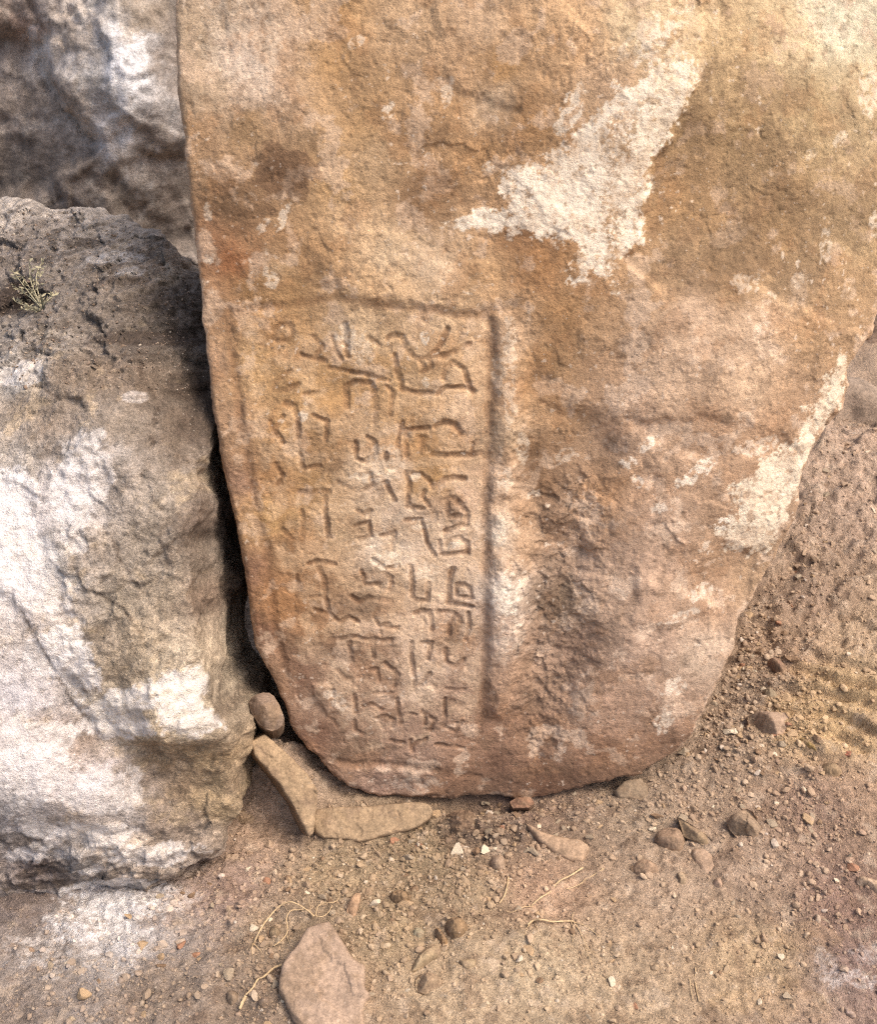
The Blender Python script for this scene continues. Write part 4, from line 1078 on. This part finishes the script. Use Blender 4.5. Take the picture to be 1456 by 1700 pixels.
stone('stone', 'pinkish angular stone, largest on the right dirt bank', [(1240,1186),(1262,1177),(1306,1180),(1322,1203),(1319,1213),(1298,1227),(1284,1222),(1246,1208)], (178,150,126), .045, .38, .4, .4, seed=11, facets=.9, soft=0)
stone('stone', 'smooth yellowish oblong stone beside the pinkish angular stone', [(1321,1226),(1334,1219),(1354,1232),(1368,1250),(1364,1258),(1344,1248)], (166,138,92), .02, .4, .8, .4, seed=12, facets=.1, soft=1)
stone('brick_fragment', 'small broken red brick fragment on the right dirt bank', [(1393,1246),(1408,1242),(1416,1248),(1430,1262),(1416,1270),(1404,1267)], (178,116,92), .02, .30, .25, .4, seed=13, facets=.9, soft=0, cat='brick fragment')
stone('stone', 'dull tan stone directly below the red brick fragment', [(1352,1282),(1364,1264),(1388,1262),(1404,1272),(1400,1290),(1376,1294)], (160,134,104), .02, .35, .7, .5, seed=14, facets=.3, soft=1)
stone('stone', 'pale bone-coloured stone cut by the right edge of the photo', [(1422,1458),(1432,1451),(1446,1456),(1480,1468),(1490,1488),(1460,1484),(1440,1470),(1426,1468)], (202,172,142), .018, .35, .6, .5, seed=15, facets=.3, soft=1)
stone('stone', 'oblong tan stone pointing up right, below the rubble', [(678,1612),(690,1585),(714,1563),(728,1562),(733,1579),(708,1600),(684,1617)], (176,152,120), .022, .30, .6, .5, seed=16, facets=.4, soft=1)
stone('stone', 'square tan stone below the oblong tan stone', [(688,1630),(694,1614),(722,1612),(735,1624),(730,1640),(708,1649),(690,1644)], (172,146,118), .024, .32, .5, .5, seed=17, facets=.7, soft=1)
stone('stone', 'small round pale stone below the slab\'s bottom edge, left of the pointed stone', [(812,1430),(818,1417),(834,1416),(842,1428),(838,1446),(824,1450),(814,1444)], (176,150,126), .022, .4, .9, .4, seed=18, facets=.25, soft=1)
stone('brick_fragment', 'brown chip of stone stuck under the slab\'s bottom edge', [(846,1330),(858,1323),(882,1322),(888,1332),(880,1340),(852,1341)], (150,114,90), .014, .15, .3, .3, seed=19, facets=.5, soft=0, lift=.02, cat='brick fragment')
stone('stone', 'small cubic pinkish stone right of the embedded flat stone', [(1181,1462),(1196,1453),(1203,1466),(1199,1476),(1186,1474)], (182,152,128), .014, .4, .6, .5, seed=20, facets=.6, soft=1)
stone('stone', 'small three-cornered tan stone alone on the open dirt at lower right', [(1259,1556),(1268,1546),(1278,1560),(1274,1566),(1262,1562)], (182,154,126), .012, .4, .5, .5, seed=21, facets=.7, soft=0)
stone('stone', 'small upright oval pale stone in the dark soil at lower right', [(1352,1524),(1356,1515),(1363,1518),(1365,1532),(1358,1538),(1353,1532)], (190,166,144), .016, .4, .9, .3, seed=22, facets=.1, soft=1)
stone('stone', 'small pinkish oblong stone near the lower right corner', [(1397,1672),(1408,1669),(1424,1684),(1420,1690),(1404,1684)], (184,158,142), .012, .35, .7, .5, seed=23, facets=.2, soft=1)
stone('stone', 'brown two-tone stone high on the right dirt bank beside the slab edge', [(1298,1130),(1306,1118),(1320,1120),(1323,1136),(1314,1143),(1304,1140)], (160,136,110), .02, .42, .6, .4, seed=24, facets=.8, soft=1)
stone('stone', 'reddish brown stone above the two-tone stone on the right bank', [(1272,1098),(1284,1086),(1302,1092),(1310,1106),(1302,1120),(1284,1116)], (150,118,96), .026, .4, .8, .4, seed=25, facets=.35, soft=1)
stone('stone', 'rough greenish grey stone above the pinkish angular stone', [(1262,1150),(1275,1136),(1292,1146),(1300,1164),(1284,1172),(1266,1166)], (150,132,108), .02, .35, .6, .5, seed=26, facets=.5, soft=1)
stone('dirt_clod', 'upper of two pale clods in the gap left of the diagonal stone', [(394,1318),(408,1300),(424,1310),(428,1330),(414,1344),(396,1338)], (158,134,106), .03, .28, .6, .4, seed=27, facets=.1, soft=2, cat='clod')
stone('dirt_clod', 'lower of two pale clods in the gap left of the diagonal stone', [(386,1352),(400,1338),(424,1342),(428,1362),(412,1376),(392,1370)], (164,138,112), .02, .25, .6, .5, seed=28, facets=.1, soft=2, cat='clod')
stone('stone_sliver', 'pinkish tile-like sliver standing in the soil right of the large flat stone\'s tip', [(574,1506),(586,1482),(600,1480),(596,1500),(588,1524),(578,1530)], (176,142,112), .02, .12, .3, .5, seed=29, facets=.4, soft=1)
stone('dirt_clod', 'crumbly reddish brown clod in the middle of the rubble', [(644,1482),(660,1472),(680,1478),(686,1490),(670,1502),(650,1498)], (146,120,92), .024, .4, .9, .5, seed=30, facets=.1, soft=1, cat='clod')
stone('dirt_clod', 'largest reddish brown clod, above the oblong tan stone', [(736,1530),(752,1516),(772,1522),(780,1540),(770,1560),(750,1562),(738,1548)], (150,122,92), .028, .38, .9, .5, seed=31, facets=.1, soft=1, cat='clod')
stone('dirt_clod', 'elongated brown clod leaning on the largest reddish clod', [(720,1540),(728,1536),(744,1556),(746,1568),(734,1570),(724,1556)], (156,124,90), .018, .38, .9, .5, seed=32, facets=.1, soft=1, cat='clod')
stone('dirt_clod', 'dark crumbly clod under the slab beside the level tan stone', [(736,1350),(760,1336),(786,1340),(800,1360),(786,1386),(756,1398),(738,1380)], (128,104,84), .030, .26, .9, .4, seed=33, facets=.1, soft=1, cat='clod')
stone('flat_stone', 'pinkish slab-like stone embedded below the long sliver', [(1146,1410),(1158,1404),(1180,1410),(1192,1440),(1186,1452),(1168,1452),(1156,1432)], (174,146,122), .006, .06, .3, .85, seed=34, facets=.5, soft=1)
stone('stone', 'small upright chip of stone between the two tan stones at lower right', [(1125,1448),(1136,1446),(1142,1458),(1134,1480),(1129,1472)], (172,148,120), .012, .3, .4, .4, seed=35, facets=.8, soft=0)
stone('flat_stone', 'small four-sided tan chip right of the square tan stone', [(762,1593),(792,1590),(790,1602),(778,1612),(768,1606)], (176,152,120), .01, .2, .3, .6, seed=36, facets=.7, soft=0)
stone('stone', 'small grey chip above the oblong tan stone', [(684,1546),(692,1536),(704,1543),(706,1552),(694,1560),(686,1556)], (172,158,130), .014, .36, .5, .5, seed=37, facets=.7, soft=1)
stone('stone', 'smooth tan stone lying under the arching roots left of the large flat stone', [(442,1548),(452,1532),(464,1536),(468,1552),(458,1564),(446,1560)], (148,126,100), .02, .36, .9, .5, seed=38, facets=.2, soft=1)
stone('stone', 'grey stone below the left root of the large flat stone', [(424,1664),(438,1650),(448,1656),(446,1668),(432,1674)], (140,120,104), .016, .36, .8, .5, seed=39, facets=.4, soft=1)
stone('stone', 'pale thin stone standing in the dirt left of the arching roots', [(374,1504),(381,1500),(388,1520),(390,1536),(382,1538),(377,1522)], (164,142,118), .014, .3, .6, .4, seed=40, facets=.4, soft=1)
stone('stone', 'white lime lump at the foot of the grey boulder', [(104,1376),(118,1371),(140,1386),(146,1398),(134,1400),(116,1390)], (226,216,206), .03, .35, .8, .4, seed=41, facets=.3, soft=1, lift=.02)
stone('stone', 'small red-brown stone nearest the lower left dirt corner', [(36,1570),(50,1566),(62,1578),(54,1586),(42,1582)], (166,138,116), .012, .35, .8, .5, seed=42, facets=.4, soft=1)
stone('stone', 'small two-lobed stone in the soil left of the large flat stone', [(372,1648),(384,1640),(396,1650),(394,1666),(380,1668)], (150,128,106), .016, .36, .8, .5, seed=43, facets=.4, soft=1)

# ================================================================== GRAVEL AND PEBBLES
def ico(sub):
    t = (1 + 5 ** .5) / 2
    V = np.array([(-1,t,0),(1,t,0),(-1,-t,0),(1,-t,0),(0,-1,t),(0,1,t),(0,-1,-t),(0,1,-t),(t,0,-1),(t,0,1),(-t,0,-1),(-t,0,1)], float)
    V /= np.linalg.norm(V[0])
    F = [(0,11,5),(0,5,1),(0,1,7),(0,7,10),(0,10,11),(1,5,9),(5,11,4),(11,10,2),(10,7,6),(7,1,8),(3,9,4),(3,4,2),(3,2,6),(3,6,8),(3,8,9),(4,9,5),(2,4,11),(6,2,10),(8,6,7),(9,8,1)]
    V = list(map(tuple, V))
    for _ in range(sub):
        cache, F2 = {}, []
        def midp(i, j):
            k = (min(i, j), max(i, j))
            if k not in cache:
                m = (np.array(V[i]) + np.array(V[j])) / 2
                V.append(tuple(m / np.linalg.norm(m)))
                cache[k] = len(V) - 1
            return cache[k]
        for (a, b, c) in F:
            ab, bc, ca = midp(a, b), midp(b, c), midp(c, a)
            F2 += [(a, ab, ca), (b, bc, ab), (c, ca, bc), (ab, bc, ca)]
        F = F2
    return np.array(V), np.array(F)
I0, I1, I2 = ico(0), ico(1), ico(2)

def rocky(tmpl, r, jit=.22, cuts=4):
    V, F = tmpl
    V = V.copy()
    for _ in range(cuts):                       # flat broken sides
        d = r.normal(size=3); d /= np.linalg.norm(d)
        lim = r.uniform(.38, .78)
        k = V @ d
        V = V - np.outer(np.maximum(k - lim, 0), d)
    V = V * (1 + r.normal(0, jit * .35, (len(V), 1)))
    V = V * np.array([r.uniform(.8, 1.25), r.uniform(.65, 1.0), r.uniform(.5, .8)])
    return V, F

def random_rots(n, r, flat=.35):
    yaw = r.uniform(0, 2 * np.pi, n)
    tx, ty = r.normal(0, flat, n), r.normal(0, flat, n)
    cz, sz, cx, sx, cy, sy = np.cos(yaw), np.sin(yaw), np.cos(tx), np.sin(tx), np.cos(ty), np.sin(ty)
    R = np.zeros((n, 3, 3))
    R[:, 0, 0] = cz * cy; R[:, 0, 1] = cz * sy * sx - sz * cx; R[:, 0, 2] = cz * sy * cx + sz * sx
    R[:, 1, 0] = sz * cy; R[:, 1, 1] = sz * sy * sx + cz * cx; R[:, 1, 2] = sz * sy * cx - cz * sx
    R[:, 2, 0] = -sy; R[:, 2, 1] = cy * sx; R[:, 2, 2] = cy * cx
    return R

GREY = np.array([albedo(c) for c in ((150,126,100),(162,138,110),(140,116,92),(172,148,120),(128,106,86),(186,164,138),(156,130,108),(214,200,182))])
GW = np.array([.2, .2, .16, .14, .12, .08, .08, .02])

def outside(poly, P):
    return poly_sd(P, poly) > 4

def density(px):
    """how gravelly the ground is at points of the ground (rubble under the slab, the bank on the right, loose soil at lower left)"""
    d = np.full(len(px), .13)
    for (x, y, rx, ry, v) in ((740,1440,170,110,1.0),(1250,1170,110,120,1.5),(1150,1330,130,60,.7),(640,1560,130,80,.7),(1330,1360,120,90,.65),(430,1600,90,110,.7),(1200,1560,120,70,.35),(960,1590,120,60,.4),(330,1480,140,80,.45),(1340,1480,110,80,.5),
                              (820,1370,80,50,1.0),(200,1640,160,80,.45),(1320,900,100,200,.35),(560,1470,110,70,.8),(930,1330,90,40,.8)):
        d = np.maximum(d, v * np.exp(-(((px[:, 0] - x) / rx) ** 2 + ((px[:, 1] - y) / ry) ** 2)))
    return d

def scatter(n, smin, smax, power, r, thr=1.0):
    P, S = [], []
    tot = 0
    while tot < n:
        xy = np.stack([r.uniform(-.82, 1.0, 40000), r.uniform(.64, 2.2, 40000)], 1)
        z = ground_z(xy[:, 0], xy[:, 1])
        W = np.column_stack([xy, z])
        px = project(W)
        ok = (px[:, 0] > -60) & (px[:, 0] < 1520) & (px[:, 1] < 1780) & (px[:, 1] > 560)
        ok &= r.random(len(xy)) < density(px) * thr
        ok &= outside(SLAB_POLY, px) & outside(LB_POLY, px)
        W = W[ok]
        u = r.random(len(W))
        s = (smin ** (-power) + u * (smax ** (-power) - smin ** (-power))) ** (-1 / power)
        P.append(W); S.append(s)
        tot += len(W)
    return np.vstack(P)[:n], np.concatenate(S)[:n]

def gravel_mesh(name, P, S, tmpl, r, tint=True, sink=.25, kinds=24):
    protos = [rocky(tmpl, r) for _ in range(kinds)]
    n = len(P)
    k = r.integers(0, kinds, n)
    R = random_rots(n, r)
    nv = len(protos[0][0])
    base = np.stack([p[0] for p in protos])[k]                     # n, nv, 3
    V = np.einsum('nij,nvj->nvi', R, base) * S[:, None, None]
    V += P[:, None, :]
    V[:, :, 2] += (S * (.35 - sink))[:, None]
    F = (protos[0][1][None] + (np.arange(n) * nv)[:, None, None]).reshape(-1, 3)
    c = GREY[r.choice(len(GREY), n, p=GW)] * r.uniform(.8, 1.2, (n, 1))
    soil = ground_paint(P[:, 0].astype(np.float32), P[:, 1].astype(np.float32))
    c = c * .5 + soil * .62 if tint else c
    C = np.repeat(c, nv, 0)
    return mesh_from(name, V.reshape(-1, 3), F, C, smooth=False)

r1 = np.random.default_rng(11)
P, S = scatter(24000, .0008, .0036, 1.5, r1)
o = link('gravel', gravel_mesh('gravel', P, S, I0, r1), M_GRAVEL)
tag(o, 'fine grit and crumbs of soil strewn over the dry dirt', kind='stuff')
P, S = scatter(2400, .0032, .0080, 2.2, r1, .9)
o = link('gravel', gravel_mesh('coarse_gravel', P, S, I1, r1), M_GRAVEL)
tag(o, 'coarser gravel mixed into the loose soil', kind='stuff')

# countable pebbles: a few shapes shared, each pebble an object of its own
r2 = np.random.default_rng(23)
pebble_meshes = []
for i in range(14):
    V, F = rocky(I2, r2, .05, 12)
    me = mesh_from('pebble', V, F, None, False)
    me.materials.append(M_PEBBLE)
    pebble_meshes.append(me)
LANDMARKS = []            # (photo x, photo y, phrase) of the larger stones and features
for (x, y, t) in ((540,1600,'the large flat stone'),(470,1310,'the diagonal tan stone'),(620,1365,'the level tan stone'),(930,1400,'the pointed pale stone'),(1112,1392,'the rounded brown stone'),(1236,1368,'the big grey angular stone'),
        (1050,1312,'the half buried flat stone'),(1075,1444,'the rounded tan stone'),(1282,1202,'the pinkish angular stone'),(1345,1238,'the yellowish oblong stone'),(1412,1256,'the red brick fragment'),(1378,1280,'the dull tan stone'),
        (1440,1466,'the bone-coloured stone'),(706,1588,'the oblong tan stone'),(712,1632,'the square tan stone'),(827,1430,'the small round pale stone'),(1192,1465,'the cubic pinkish stone'),(1268,1556,'the three-cornered stone'),(1358,1526,'the upright oval stone'),
        (1410,1680,'the lower right pinkish stone'),(1310,1130,'the two-tone stone'),(1290,1105,'the reddish brown stone'),(665,1490,'the crumbly reddish clod'),(757,1540,'the largest reddish clod'),(768,1368,'the dark crumbly clod'),(1168,1430,'the embedded pinkish stone'),
        (930,1533,'the branching root'),(915,1480,'the long straight root'),(450,1530,'the arching root'),(430,1630,'the left root of the flat stone'),(1155,1640,'the two parallel straws'),(838,1480,'the lone short straw'),(585,1505,'the tile-like sliver'),
        (190,1500,'the foot of the grey boulder'),(1300,900,'the slab\'s pale right edge patch'),(1240,1050,'the slab\'s lower right edge'),(1400,900,'the bank\'s right slope'),(120,1600,'the powdery lower left corner'),(1340,1210,'the yellow soil'),(960,1640,'the bare lower edge of dirt'),(1300,1640,'the ochre stain at lower right')):
    LANDMARKS.append((x, y, t))
LMXY = np.array([(l[0], l[1]) for l in LANDMARKS], float)
SHADES = [('pale', (206, 188, 162)), ('grey', (156, 138, 116)), ('tan', (172, 144, 112)), ('brown', (136, 110, 86)), ('reddish', (160, 118, 92))]
pebble_mats = [stone_material(n + '_pebble', 420, .16, .4, .001, .3, base=tuple(albedo(c))) for n, c in SHADES]
def where(px):
    d = np.linalg.norm((LMXY - px) * np.array([1, 1.15]), axis=1)
    k = int(d.argmin())
    dx, dy = px - LMXY[k]
    if d[k] < 26: rel = 'touching'
    elif abs(dx) > abs(dy) * 1.6: rel = 'right of' if dx > 0 else 'left of'
    elif abs(dy) > abs(dx) * 1.6: rel = 'below' if dy > 0 else 'above'
    else: rel = ('below and ' if dy > 0 else 'above and ') + ('right of' if dx > 0 else 'left of')
    if d[k] >= 26 and d[k] < 60: rel = 'close ' + rel
    return rel + ' ' + LANDMARKS[k][2]
P, S = scatter(295, .0055, .0150, 2.3, r2, .6)
first = None
for i in range(len(P)):
    px = project(P[i:i + 1])[0]
    si = int(r2.choice(5, p=[.12, .30, .32, .18, .08]))
    if first is None:
        o = first = bpy.data.objects.new('pebble', pebble_meshes[0])
    else:
        o = first.copy()
        o.data = pebble_meshes[i % len(pebble_meshes)]
    col.objects.link(o)
    o.material_slots[0].link = 'OBJECT'
    o.material_slots[0].material = pebble_mats[si]
    s = S[i]
    o.scale = (s, s * r2.uniform(.75, 1.1), s * r2.uniform(.7, 1.0))
    o.location = (P[i, 0], P[i, 1], P[i, 2] + s * r2.uniform(-.05, .2))
    o.rotation_euler = (r2.normal(0, .3), r2.normal(0, .3), r2.uniform(0, 6.28))
    size = 'tiny' if s < .0066 else ('small' if s < .0085 else 'larger')
    tag(o, f'{size} {SHADES[si][0]} pebble {where(px)}', 'pebble', 'pebbles lying loose on the dirt')

# soil crumbs on the boulder's top
rr = np.random.default_rng(31)
ab = np.stack([rr.uniform(la0, la1, 9000), rr.uniform(lb_mid - .03, lb1, 9000)], 1).astype(np.float32)
inside = poly_sd(ab, lb_out) < -.012
ab = ab[inside]
keepm = rr.random(len(ab)) < .25 + .75 * sstep(-.1, .3, fbm(ab[:, 0], ab[:, 1], .05, 4, .65, 246))
ab = ab[keepm]
hh_ = lb_height(ab[:, 0], ab[:, 1], np.zeros(len(ab))) + lb.macro(ab)
W = lb.O + ab[:, :1] * lb.ea + ab[:, 1:] * lb.eb + hh_[:, None] * lb.n
Sz = rr.uniform(.0008, .0026, len(W)) * np.where(rr.random(len(W)) < .05, 1.9, 1)
protos = [rocky(I0, rr) for _ in range(16)]
kk = rr.integers(0, 16, len(W))
Vc = np.einsum('nij,nvj->nvi', random_rots(len(W), rr), np.stack([p[0] for p in protos])[kk]) * Sz[:, None, None] + W[:, None, :]
Fc = (protos[0][1][None] + (np.arange(len(W)) * 12)[:, None, None]).reshape(-1, 3)
cc_ = np.array([albedo(c) for c in ((134,114,98),(116,98,82),(156,138,120),(180,164,146))])[rr.choice(4, len(W), p=[.4, .3, .2, .1])]
o = link('soil_crumbs', mesh_from('soil_crumbs', Vc.reshape(-1, 3), Fc, np.repeat(cc_, 12, 0)), M_GRAVEL)
tag(o, 'loose soil crumbs on the top of the grey boulder', kind='stuff')

# ================================================================== ROOTS, TWIGS, DRY PLANT
def ground_line(L, lift):
    P = on_ground(L, 0.0, True)
    P[:, 2] += np.asarray(lift) if np.ndim(lift) else lift
    return P

rk = np.random.default_rng(77)
def root(name, label, branches, cat='root', mat=M_ROOT, group=None):
    """branches: list of (photo polyline, lift in metres, start radius, end radius); the first is the main stem, the others are children"""
    top = None
    for i, (L, lift, ra, rb) in enumerate(branches):
        P = ground_line(L, lift)
        if top is None:
            org = P[0].copy()
        if len(P) > 2:
            P[1:-1] += rk.normal(0, .0011, (len(P) - 2, 3))
        V, F = tube_mesh(name, P - org, ra * .8, rb * .8)
        if top is None:
            top = link(name, mesh_from(name, V, F), mat, loc=org)
            tag(top, label, cat, group)
        else:
            link('rootlet', mesh_from('rootlet', V, F), mat, parent=top)
    return top
root('root', 'long straight pale root running down left from the pointed flat stone', [([(968,1442),(948,1456),(930,1466),(914,1482),(898,1494),(882,1506)], .003, .0017, .0013), ([(882,1506),(868,1507),(862,1512),(850,1515),(840,1514)], .002, .0010, .0005)])
root('root', 'thin crooked root right of the long straight root', [([(1002,1444),(988,1453),(972,1462),(966,1469),(950,1474),(940,1478)], .003, .0011, .0006)])
root('root', 'branching pale root with fine rootlets on the open dirt', [([(876,1538),(884,1532),(900,1531),(920,1534),(940,1530),(952,1532)], .004, .0020, .0014), ([(952,1532),(962,1545),(970,1562),(978,1580),(986,1586)], .003, .0010, .0004),
      ([(950,1532),(972,1540),(990,1552),(998,1560)], .003, .0010, .0004), ([(948,1532),(953,1545),(951,1566)], .003, .0008, .0004), ([(970,1570),(974,1592),(982,1604),(986,1612)], .002, .0007, .0003), ([(888,1533),(890,1540),(893,1548)], .002, .0006, .0003), ([(950,1530),(951,1521),(954,1516)], .003, .0008, .0004), ([(880,1536),(874,1546),(872,1556)], .002, .0006, .0003)])
root('straw', 'short pale straw standing alone left of the long straight root', [([(844,1458),(842,1474),(838,1488),(829,1502)], .003, .0017, .0013)], 'straw')
root('root', 'pale root leaving the left side of the large flat stone', [([(468,1606),(454,1614),(440,1624),(428,1630),(418,1644),(408,1656)], .006, .0019, .0015), ([(408,1656),(404,1668),(398,1678)], .004, .0030, .0024)])
root('root', 'arching green-brown root over the tip of the large flat stone', [([(421,1568),(434,1552),(452,1528),(470,1514),(490,1510),(508,1516),(522,1527)], [.002,.010,.016,.018,.016,.012,.008], .0015, .0012),
      ([(454,1572),(466,1564),(476,1552),(476,1534),(484,1521),(496,1517),(512,1519)], [.002,.004,.008,.010,.012,.012,.012], .0012, .0009), ([(524,1528),(528,1514),(540,1507),(552,1508),(562,1500),(563,1482)], [.008,.012,.014,.012,.008,.004], .0009, .0006),
      ([(524,1528),(536,1527),(545,1522),(552,1510)], .010, .0009, .0007), ([(476,1554),(480,1568),(488,1576)], .004, .0006, .0003), ([(420,1568),(428,1576),(434,1582)], .003, .0008, .0004), ([(420,1568),(418,1580),(420,1590)], .003, .0008, .0004), ([(516,1520),(512,1504),(514,1496)], .01, .0006, .0003)])
root('straw', 'left of two thin parallel straws pressed into the lower right dirt', [([(1145,1625),(1148,1645),(1151,1664)], .002, .0008, .0006)], 'straw')
root('straw', 'right of two thin parallel straws pressed into the lower right dirt', [([(1155,1608),(1157,1635),(1161,1664)], .002, .0012, .0010)], 'straw')
root('root', 'fine curled root hanging in the rubble under the slab', [([(725,1330),(716,1334),(712,1328),(720,1324),(730,1332)], .02, .0006, .0004)])

# small dry plant on the grey boulder
def on_boulder(p, lift=0.0):
    ab = lb.at([p])
    h = lb_height(ab[:, 0].astype(np.float32), ab[:, 1].astype(np.float32), np.zeros(1)) + lb.macro(ab)
    return (lb.O + ab[:, :1] * lb.ea + ab[:, 1:] * lb.eb + (h[:, None] + lift) * lb.n)[0]
org = on_boulder((66, 512))
plant = bpy.data.objects.new('dry_plant', None)
col.objects.link(plant)
plant.location = org
plant.empty_display_size = .02
tag(plant, 'small withered pale plant rooted on top of the grey boulder', 'plant')
rp = np.random.default_rng(5)
leafV, leafF = [], []
for (tip, lift, mid) in (((28, 478), .035, (46, 492)), ((40, 462), .045, (52, 482)), ((56, 470), .04, (60, 490)), ((22, 500), .025, (44, 508)), ((84, 500), .03, (76, 506)), ((102, 496), .022, (86, 506)), ((74, 452), .04, (66, 476)), ((92, 440), .03, (74, 470)), ((34, 512), .02, (50, 514)), ((60, 520), .018, (62, 516))):
    A, B, Cc = org, on_boulder(mid, lift * .7), on_boulder(tip, lift)
    V, F = tube_mesh('stem', np.array([A, B, Cc]) - org, .0011, .0005, 5)
    link('stem', mesh_from('stem', V, F), M_STRAW, parent=plant)
    for k in range(20):
        t = rp.uniform(.35, 1.05)
        p = (1 - t) ** 2 * A + 2 * t * (1 - t) * B + t * t * Cc - org
        d = rp.normal(size=3); d[2] = abs(d[2]); d /= np.linalg.norm(d)
        s = np.cross(d, rp.normal(size=3)); s /= np.linalg.norm(s)
        L, w = rp.uniform(.005, .011), rp.uniform(.0012, .0022)
        i0 = len(leafV)
        up = np.cross(d, s) * .0008
        leafV += [p, p + d * L * .5 + s * w, p + d * L, p + d * L * .5 - s * w, p + d * L * .5 + up]
        leafF += [(i0, i0 + 1, i0 + 4), (i0 + 1, i0 + 2, i0 + 4), (i0 + 2, i0 + 3, i0 + 4), (i0 + 3, i0, i0 + 4)]
o = link('leaves', mesh_from('leaves', leafV, leafF), M_STRAW, parent=plant)
o['kind'] = 'stuff'
